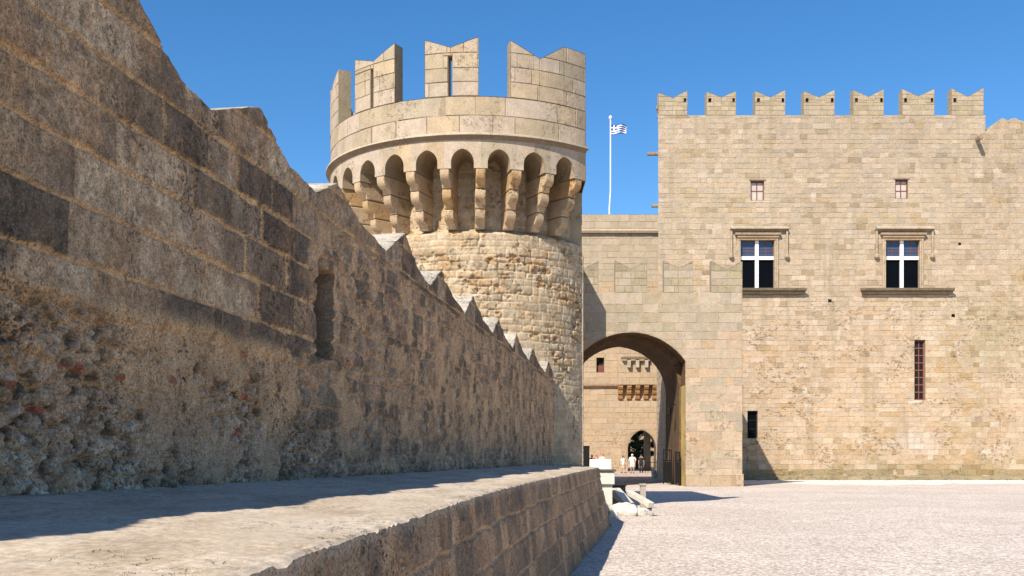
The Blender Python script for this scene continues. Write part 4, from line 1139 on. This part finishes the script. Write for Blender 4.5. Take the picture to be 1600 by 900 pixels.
for i in range(nu):
    for j in range(nv):
        u, v = (i + .5) / nu, (j + .5) / nv
        col = BL if int(v * 9) % 2 == 0 else WH
        if u < .37 and v < 5 / 9:
            cu, cv = u / .37, v / (5 / 9); col = WH if abs(cu - .5) < .11 or abs(cv - .5) < .11 else BL
        mb.poly([fpnt(i / nu, j / nv), fpnt((i + 1) / nu, j / nv), fpnt((i + 1) / nu, (j + 1) / nv), fpnt(i / nu, (j + 1) / nv)], col)
mb.build('flag', flag_mat(), fp, merge=False)

# ================================================================== TREE, GARDEN WALL BEHIND THE FAR GATE
def leafy(name, x, y, z0, h, rad, label, cat, n=2600, seed=3):
    r = random.Random(seed); t = empty(name, (x, y, z0), label, cat)
    mb = MB(); mb.tube([(x, y, z0), (x + .1, y, z0 + h * .3), (x - .05, y + .1, z0 + h * .6), (x, y, z0 + h * .85)], [.22, .17, .11, .04], 8)
    for k in range(7):
        a = r.random() * 6.28; zz_ = z0 + h * (.3 + .07 * k); mb.tube([(x, y, zz_), (x + math.cos(a) * rad * .4, y + math.sin(a) * rad * .4, zz_ + .5), (x + math.cos(a) * rad * .8, y + math.sin(a) * rad * .8, zz_ + .9)], [.08, .05, .02], 6)
    mb.build('trunk', M['bark'], t)
    mb = MB(); cl_ = [(r.gauss(0, .45) * rad, r.gauss(0, .45) * rad, z0 + h * r.uniform(.28, 1.0), r.uniform(.3, .6)) for _ in range(34)]
    for k in range(n):
        c_ = r.choice(cl_); v = Vector((r.gauss(0, 1), r.gauss(0, 1), r.gauss(0, .8))).normalized() * c_[3] * r.random() ** .4
        p = Vector((x + c_[0], y + c_[1], c_[2])) + v; s = r.uniform(.06, .13)
        a = Vector((r.gauss(0, 1), r.gauss(0, 1), r.gauss(0, 1))).normalized(); b = a.orthogonal().normalized()
        mb.poly([tuple(p - a * s), tuple(p + b * s * .5), tuple(p + a * s), tuple(p - b * s * .5)])
    mb.build('crown', M['leaf'], t); return t
leafy('tree', pX(995, 118), 118, COURT, 5.2, 1.9, 'dark green bushy tree standing beyond the far pointed gateway', 'tree', 15000)
gd = MB(); masonry(gd, plane_y(132), [rect(-5, 40, COURT, 9.5)], [], .6, 1.2, WP, (.5, .4, .28), 111)
gd.box(-5, 40, 132.01, 132.6, COURT, 9.5, (.5, .4, .3))
tag(gd.build('garden_wall', M['gate']), 'sunlit pale wall far behind the tree beyond the pointed gateway', 'wall')
pc = MB(); x_ = pX(1011, 110); pc.hexa([(x_ - .3, 109.7), (x_ + .35, 109.7), (x_ + .35, 110.4), (x_ - .3, 110.4)], COURT, 6.5, (.58, .50, .38)); pc.box(x_ - .38, x_ + .43, 109.62, 110.48, COURT + .002, COURT + .35, (.5, .42, .3)); pc.box(x_ - .38, x_ + .43, 109.62, 110.48, 4.0, 4.2, (.5, .42, .3))
tag(pc.build('stone_pillar', M['gate'], bevel=.02), 'square sunlit stone pillar just beyond the far pointed gateway', 'pillar')

# railing beside the far gate
rl = empty('railing', (pX(1015, 97), 97, COURT), 'thin dark metal railing standing across the far gateway', 'railing')
xa, xb = pX(1004, 97), pX(1026, 97)
for (x_) in [xa + (xb - xa) * i / 5 for i in range(6)]:
    mb = MB(); mb.tube([(x_, 97, COURT), (x_, 97, COURT + 1.02)], .022, 6); mb.tube([(x_, 97, COURT + 1.02), (x_, 97, COURT + 1.08)], [.035, .012], 6); mb.build('post', M['iron'], rl)
for z_ in (.95, .5, .15):
    mb = MB(); mb.obar((xa, 97, COURT + z_), (xb, 97, COURT + z_), .03, .04); mb.build('rail', M['iron'], rl)

# ================================================================== STONES AT THE END OF THE LEDGE
def rock(name, x, y, z, sx, sy, sz, label, cat, seed, flat=.5, rot=0, group=None):
    r = random.Random(seed); bm = bmesh.new(); bmesh.ops.create_icosphere(bm, subdivisions=4, radius=1)
    off = Vector((r.random() * 50, r.random() * 50, r.random() * 50))
    from mathutils import noise as mn
    for v in bm.verts:
        p = v.co.copy()
        mx = max(abs(p.x), abs(p.y), abs(p.z)); q = p / mx                   # towards a cube
        p = p.lerp(q, flat)
        k = 1 + .22 * mn.noise(p * 1.2 + off) + .09 * mn.noise(p * 3.5 + off) + .03 * mn.noise(p * 9 + off)
        v.co = Vector((p.x * k * sx, p.y * k * sy, max(-.55, p.z * k) * sz))
    for f in bm.faces: f.smooth = True
    me = bpy.data.meshes.new(name); bm.to_mesh(me); bm.free()
    at = me.attributes.new('Col', 'FLOAT_COLOR', 'FACE'); at.data.foreach_set('color', [.70, .66, .60, 1] * len(me.polygons))
    me.materials.append(M['marble']); o = bpy.data.objects.new(name, me); C.objects.link(o)
    o.location = (x, y, z + .5 * sz); o.rotation_euler = (0, 0, rot); return tag(o, label, cat, group)
def gp(x, y): z = F * EYE / (y - HY); return (pX(x, z), z)
X_, Y_ = gp(975, 806); rock('boulder', X_, Y_, 0, .42, .34, .27, 'large rounded white boulder at the foot of the marble pedestal', 'rock', 3, .35)
X_, Y_ = gp(1004, 806); rock('stone_block', X_, Y_, 0, .25, .22, .17, 'squarish broken white block at the right end of the stone pile', 'rock', 8, .8, .3)
X_, Y_ = gp(957, 809); rock('rubble_stone', X_, Y_ - .2, 0, .16, .16, .16, 'small white stone squeezed between the ledge wall foot and the boulder', 'rock', 12, .5)
X_, Y_ = gp(1014, 803); 
mb = MB(); mb.box(X_ - .11, X_ + .09, Y_, Y_ + .2, 0, .15, (.05, .04, .035)); mb.box(X_ - .13, X_ + .11, Y_ - .02, Y_ + .22, .152, .18, (.06, .05, .045))
tag(mb.build('lamp_box', M['iron'], bevel=.01), 'small dark box lying beside the broken white block', 'box')
pd = empty('marble_pedestal', (pX(949, 33.4), 33.4, 0), 'stacked white marble pedestal at the end of the ledge', 'pedestal')
mb = MB(); mb.box(pX(939, 33), pX(957, 33), 33.0, 33.5, 0, pZ(757, 33) - .01, (.72, .69, .63)); mb.build('base_block', M['marble'], pd, bevel=.02)
mb = MB(); mb.box(pX(936, 33), pX(960, 33), 32.9, 33.7, pZ(757, 33), pZ(737, 33), (.74, .71, .66)); mb.build('top_block', M['marble'], pd, bevel=.025)
mb = MB(); mb.box(pX(936, 33), pX(962, 33), 32.85, 33.75, pZ(737, 33) + .004, pZ(734, 33) + .01, (.14, .12, .10)); mb.build('cap_slab', M['trim'], pd, bevel=.01)
def slab(p, q, w, h, label, name='marble_slab'):
    mb = MB(); mb.obar(p, q, w, h, (.66, .62, .56)); return tag(mb.build(name, M['marble'], bevel=.02), label, 'stone slab')
slab((pX(984, 33.6), 33.8, pZ(770, 33.6)), (pX(1016, 32.8), 32.6, .36), .22, .16, 'long sunlit marble beam leaning down onto the broken block')
slab((pX(960, 34.6), 34.6, pZ(766, 34.6)), (pX(990, 33.9), 33.9, .10), .40, .22, 'broad shaded marble slab leaning against the pedestal')
mb = MB(); x_ = pX(1005, 37); mb.hexa([(x_ - .10, 37), (x_ + .10, 37), (x_ + .10, 37.2), (x_ - .10, 37.2)], 0, pZ(759, 37), (.40, .36, .31)); mb.box(x_ - .13, x_ + .13, 36.97, 37.23, pZ(759, 37) + .002, pZ(757, 37) + .03, (.4, .36, .31))
tag(mb.build('stone_post', M['marble'], bevel=.012), 'grey upright stone post behind the leaning marble beam', 'post')
mb = MB(); x_ = pX(965, 36); mb.box(x_ - .28, x_ + .28, 36, 36.4, 0, pZ(760, 36), (.03, .027, .025)); mb.box(x_ - .31, x_ + .31, 35.97, 36.43, pZ(760, 36) + .002, pZ(759, 36) + .04, (.035, .03, .028))  # dark box stands in for the shade behind the pedestal
tag(mb.build('shade_box', M['iron'], bevel=.01), 'low dark box added for the shade behind the marble pedestal', 'shade_box')
# dark sign panel and stall inside the court
mb = MB(); x0_, x1_ = pX(911.5, 87), pX(921, 87); mb.box(x0_, x1_, 87, 87.12, COURT, pZ(698, 87), (.02, .02, .02)); mb.box(x0_ - .02, x1_ + .03, 86.98, 87.14, pZ(698, 87) + .002, pZ(697, 87) + .03); mb.box(x0_ - .04, x1_ + .05, 86.9, 87.22, COURT + .002, COURT + .1)
tag(mb.build('information_board', M['iron']), 'tall black board standing just right of the tower foot', 'board')
rs = random.Random(2)
tb_ = empty('stall_table', (pX(938, 86), 86, COURT), 'long table under a white cloth inside the courtyard', 'table')
tx0, tx1, tz1 = pX(922, 86), pX(954, 86), pZ(718, 86)
mb = MB(); mb.box(tx0, tx1, 86, 86.8, tz1 - .06, tz1 - .02, (.4, .3, .2)); mb.build('tabletop', M['bark'], tb_)
for (x_, y_) in ((tx0 + .06, 86.06), (tx1 - .06, 86.06), (tx0 + .06, 86.74), (tx1 - .06, 86.74)):
    mb = MB(); mb.tube([(x_, y_, COURT), (x_, y_, tz1 - .06)], .03, 6); mb.build('leg', M['iron'], tb_)
nx_ = 60; U = np.linspace(0, 1, nx_); V = np.linspace(0, 1, 14); Ug, Vg = np.meshgrid(U, V, indexing='ij')
fold = .035 * np.sin(Ug * 70) * Vg
P = np.stack([tx0 - .04 + Ug * (tx1 - tx0 + .08), 85.93 - fold - .03 * Vg, (tz1 + .0) - Vg * (tz1 - COURT - .08)], -1)
Pt = P[:, :1].repeat(2, 1).copy(); Pt[:, 0, 1] = 86.86; Pt[:, 1, 1] = 85.95; Pt[:, :, 2] = tz1 + .004
P = np.concatenate([Pt, P], 1)
cl_o = grid_mesh('tablecloth', P, np.ones(P.shape) * .7, M['cloth_w']); tag(cl_o, 'white cloth hanging in folds over the long courtyard table', 'tablecloth')

# ================================================================== PEOPLE
def person(x, y, z0, H, face, label, pose, shirt, legs, hair, seated=False, hat=None, shorts=False, hairlen=.0):
    """face: angle the figure looks towards; 0 = towards the camera"""
    s = H / 1.75
    root = empty('person', (x, y, z0), label, 'person')
    hip = .93 if not seated else .50
    L = {}
    def P(n, a, b, c, r): L[n] = (Vector((a, b, c)), r)
    dz = hip - .93
    P('pelvis', 0, 0, .95 + dz, .135); P('waist', 0, 0, 1.10 + dz, .115); P('chest', 0, -.01, 1.30 + dz, .145); P('neck0', 0, 0, 1.45 + dz, .075); P('neck', 0, -.01, 1.52 + dz, .055)
    P('head', 0, -.02, 1.62 + dz, .09); P('crown', 0, 0, 1.70 + dz, .075)
    edges = [('pelvis', 'waist'), ('waist', 'chest'), ('chest', 'neck0'), ('neck0', 'neck'), ('neck', 'head'), ('head', 'crown')]
    for sd, sg in (('l', 1), ('r', -1)):
        P('sh' + sd, .18 * sg, 0, 1.42 + dz, .062)
        el, wr = pose[sd]
        P('el' + sd, el[0] * sg, el[1], el[2] + dz, .044); P('wr' + sd, wr[0] * sg, wr[1], wr[2] + dz, .028)
        d = (L['wr' + sd][0] - L['el' + sd][0]).normalized(); p = L['wr' + sd][0] + d * .06
        L['pm' + sd] = (p, .034); edges += [('neck0', 'sh' + sd), ('sh' + sd, 'el' + sd), ('el' + sd, 'wr' + sd), ('wr' + sd, 'pm' + sd)]
        sidev = d.cross(Vector((sg, .3, 0))).normalized()
        for q, (of, ln_) in enumerate(((-.03, .07), (-.01, .085), (.01, .08), (.03, .06))):
            a = p + sidev * of + d * .03; b = a + d * ln_ * .6; c = b + (d + Vector((-sg * .5, 0, 0))).normalized() * ln_ * .45
            L[f'f{q}a' + sd] = (a, .010); L[f'f{q}b' + sd] = (b, .009); L[f'f{q}c' + sd] = (c, .008)
            edges += [('pm' + sd, f'f{q}a' + sd), (f'f{q}a' + sd, f'f{q}b' + sd), (f'f{q}b' + sd, f'f{q}c' + sd)]
        a = p - d * .03 - sidev * .035; b = a + (d * .6 - sidev).normalized() * .04
        L['ta' + sd] = (a, .012); L['tb' + sd] = (b, .010); edges += [('pm' + sd, 'ta' + sd), ('ta' + sd, 'tb' + sd)]
        P('hp' + sd, .095 * sg, 0, .90 + dz, .095)
        if seated:
            P('kn' + sd, .12 * sg, -.42, .50, .062); P('an' + sd, .12 * sg, -.44, .09, .038); P('to' + sd, .13 * sg, -.60, .04, .035)
        else:
            P('kn' + sd, .11 * sg, pose.get('k' + sd, -.02), .50, .060); P('an' + sd, .11 * sg, pose.get('a' + sd, .02), .09, .036); P('to' + sd, .125 * sg, pose.get('a' + sd, .02) - .16, .035, .034)
        edges += [('pelvis', 'hp' + sd), ('hp' + sd, 'kn' + sd), ('kn' + sd, 'an' + sd), ('an' + sd, 'to' + sd)]
    # nose and ears as part of the head surface
    P('nose', 0, -.125, 1.605 + dz, .012); edges.append(('head', 'nose'))
    P('earl', .092, 0, 1.61 + dz, .014); P('earr', -.092, 0, 1.61 + dz, .014); edges += [('head', 'earl'), ('head', 'earr')]
    names = list(L); me = bpy.data.meshes.new('body'); me.from_pydata([tuple(L[n][0]) for n in names], [(names.index(a), names.index(b)) for a, b in edges], [])
    o = bpy.data.objects.new('body', me); C.objects.link(o); o.parent = root
    md = o.modifiers.new('skin', 'SKIN'); md.use_smooth_shade = True
    for i, n in enumerate(names):
        r_ = L[n][1]; fx = 1.25 if n in ('pelvis', 'chest') else 1
        me.skin_vertices[0].data[i].radius = (r_ * fx, r_); me.skin_vertices[0].data[i].use_root = (n == 'pelvis')
    sb = o.modifiers.new('sub', 'SUBSURF'); sb.levels = 2; sb.render_levels = 2
    me.materials.append(M['skin'])
    def ring(cx, cy, cz, rx, ry, n=14): return [(cx + rx * math.cos(2 * math.pi * i / n), cy + ry * math.sin(2 * math.pi * i / n), cz) for i in range(n)]
    def loft(mb, rings):
        for a, b in zip(rings[:-1], rings[1:]):
            n = len(a)
            for i in range(n): mb.poly([a[i], a[(i + 1) % n], b[(i + 1) % n], b[i]])
    mb = MB(); hem = .86 if not shorts else .84
    loft(mb, [ring(0, 0, h + dz, rx, ry) for h, rx, ry in ((hem, .205, .155), (1.0, .20, .15), (1.12, .175, .14), (1.28, .205, .155), (1.38, .215, .14), (1.44, .17, .11), (1.475, .085, .08))])
    for sd in 'lr':
        a, b = L['sh' + sd][0], L['el' + sd][0]; mb.tube([tuple(a + Vector((0, 0, .01))), tuple(a.lerp(b, .45)), tuple(a.lerp(b, .85))], [.085, .072, .066], 10, cap=False)
    cobj(mb, 'shirt', shirt, root)
    mb = MB()
    if legs[0] == 'skirt':
        loft(mb, [ring(0, 0, h + dz, rx, ry) for h, rx, ry in ((.50, .26, .22), (.75, .22, .19), (.98, .18, .15))])
    else:
        end = .5 if shorts else .96
        for sd in 'lr':
            a, b, c = L['hp' + sd][0], L['kn' + sd][0], L['an' + sd][0]
            if shorts: mb.tube([tuple(a + Vector((0, 0, .06))), tuple(a.lerp(b, .5)), tuple(a.lerp(b, .92))], [.125, .105, .095], 10)
            else: mb.tube([tuple(a + Vector((0, 0, .06))), tuple(a.lerp(b, .5)), tuple(b), tuple(b.lerp(c, .95))], [.125, .10, .082, .07], 10)
        loft(mb, [ring(0, 0, h + dz, .19, .145) for h in (.84, 1.0)])
    cobj(mb, 'skirt' if legs[0] == 'skirt' else ('shorts' if shorts else 'trousers'), legs[1], root)
    mb = MB(); rr = []
    for k in range(7):
        t = k / 6 * math.pi / 2 * .98; rr.append(ring(0, .018, 1.625 + dz + .115 * math.sin(t), .102 * math.cos(t) + .002, .115 * math.cos(t) + .002))
    if hairlen: rr.insert(0, [(q[0], max(q[1], .0), 1.625 - hairlen + dz) for q in ring(0, .03, 0, .10, .10)])
    loft(mb, rr); cobj(mb, 'hair' if not hat else 'cap', hat or hair, root)
    for sg in (-1, 1):
        mb = MB(); mb.tube([(.034 * sg, -.098, 1.635 + dz), (.034 * sg, -.112, 1.635 + dz)], [.012, .006], 8); cobj(mb, 'eye', M['hair'], root)
        n_ = 'tol' if sg > 0 else 'tor'; a_ = 'anl' if sg > 0 else 'anr'
        mb = MB(); p, q = L[a_][0], L[n_][0]; mb.tube([tuple(p + Vector((0, .05, -.045))), tuple(p + Vector((0, -.01, -.035))), tuple(q)], [.045, .055, .045], 10); cobj(mb, 'shoe', M['shoe'], root)
    mb = MB(); mb.obar((-.025, -.108, 1.573 + dz), (.025, -.108, 1.573 + dz), .01, .01); cobj(mb, 'mouth', M['cloth_red'], root)
    root.scale = (s, s, s); root.rotation_euler = (0, 0, face)
    return root
def cobj(mb, name, mat, root):
    me = bpy.data.meshes.new(name); me.from_pydata(mb.v, [], mb.f); me.materials.append(mat)
    bm = bmesh.new(); bm.from_mesh(me); bmesh.ops.remove_doubles(bm, verts=bm.verts, dist=.0005); bmesh.ops.recalc_face_normals(bm, faces=bm.faces)
    for f in bm.faces: f.smooth = True
    bm.to_mesh(me); bm.free(); o = bpy.data.objects.new(name, me); C.objects.link(o); o.parent = root; return o
rel = {'l': ((.25, .02, 1.14), (.27, -.06, .90)), 'r': ((.25, .02, 1.14), (.26, -.05, .90))}
hold = {'l': ((.26, 0, 1.15), (.16, -.22, 1.10)), 'r': ((.27, .03, 1.14), (.30, .0, .90)), 'al': -.12, 'ar': .16, 'kl': -.12, 'kr': .02}
akim = {'l': ((.33, .05, 1.17), (.22, -.10, 1.02)), 'r': ((.30, .05, 1.15), (.24, -.14, 1.0))}
seat = {'l': ((.25, -.06, 1.17), (.20, -.28, 1.17)), 'r': ((.25, -.06, 1.17), (.16, -.28, 1.19))}
PY = 94.0
person(pX(974, PY), PY, COURT, 1.60, R(35), 'slim person in a white top and tan skirt, just left of the white-capped person', hold, M['cloth_w'], ('skirt', M['cloth_tan']), M['hair'], hairlen=.16)
person(pX(988, PY - 1), PY - 1, COURT, 1.76, R(-5), 'broad person in a loose white shirt, pale shorts and white cap facing the plaza', akim, M['cloth_w'], ('legs', M['cloth_w']), M['hair'], hat=M['cloth_w'], shorts=True)
person(pX(1002, PY + 1), PY + 1, COURT, 1.72, R(160), 'person in black clothes standing with their back turned before the far gateway', rel, M['cloth_dark'], ('legs', M['cloth_dark']), M['hair'])
for (px_, yy, sh, hr_, lab) in ((925, 87.6, M['cloth_red'], None, 'person in a red top standing behind the left end of the white-clothed table'),
                          (932, 88.0, M['cloth_pink'], M['cloth_red'], 'person in a pink top and red cap behind the middle of the white-clothed table'),
                          (941.5, 87.5, M['cloth_w'], M['cloth_red'], 'person in a white top and red cap behind the right part of the table')):
    person(pX(px_, yy), yy, COURT, 1.66 if px_ < 940 else 1.80, R(-15 if px_ < 930 else 12), lab, rel, sh, ('legs', M['cloth_tan']), M['hair'], hat=hr_)
X_ = pX(1022, 80); rock('bollard_stone', pX(1022, 79.0), 79.0, .19, .20, .2, .42, 'upright white stone at the right side of the passage exit', 'rock', 21, .3)

# ================================================================== WEEDS
def weeds(name, pts, label, seed):
    r = random.Random(seed); mb = MB()
    for (x, y, z, s, n) in pts:
        for _ in range(n):
            a = r.random() * 6.28; h = s * r.uniform(.5, 1.2); ox, oy = r.gauss(0, s * .5), r.gauss(0, s * .5)
            b = Vector((x + ox, y + oy, z)); t_ = b + Vector((math.cos(a) * h * .5, math.sin(a) * h * .5, h)); w = Vector((-math.sin(a), math.cos(a), 0)) * s * .07
            mb.poly([tuple(b - w), tuple(b + w), tuple(t_)])
    o = mb.build(name, M['weed']); o['kind'] = 'stuff'; return tag(o, label, 'weeds')
wr_ = random.Random(6)
pts = []
for _ in range(46):
    z_ = wr_.uniform(5.2, 26); pts.append((Xw(z_, W - .06), z_, EYE + float(wall_base(np.array(z_))) - .01, wr_.uniform(.03, .07), 16))
weeds('wall_weeds', pts, 'small dry weeds growing in the joint along the foot of the shaded wall', 1)
pts = []
for _ in range(70):
    x_ = wr_.uniform(15, 41); pts.append((x_, 79.8 - abs(wr_.gauss(0, .3)), 0.0, wr_.uniform(.10, .2), 14))
for _ in range(40):
    x_ = wr_.uniform(15, 41); pts.append((x_, 76.9 + wr_.gauss(0, .4), 0.0, wr_.uniform(.06, .12), 10))
weeds('facade_weeds', pts, 'low weeds growing along the foot of the palace facade', 2)
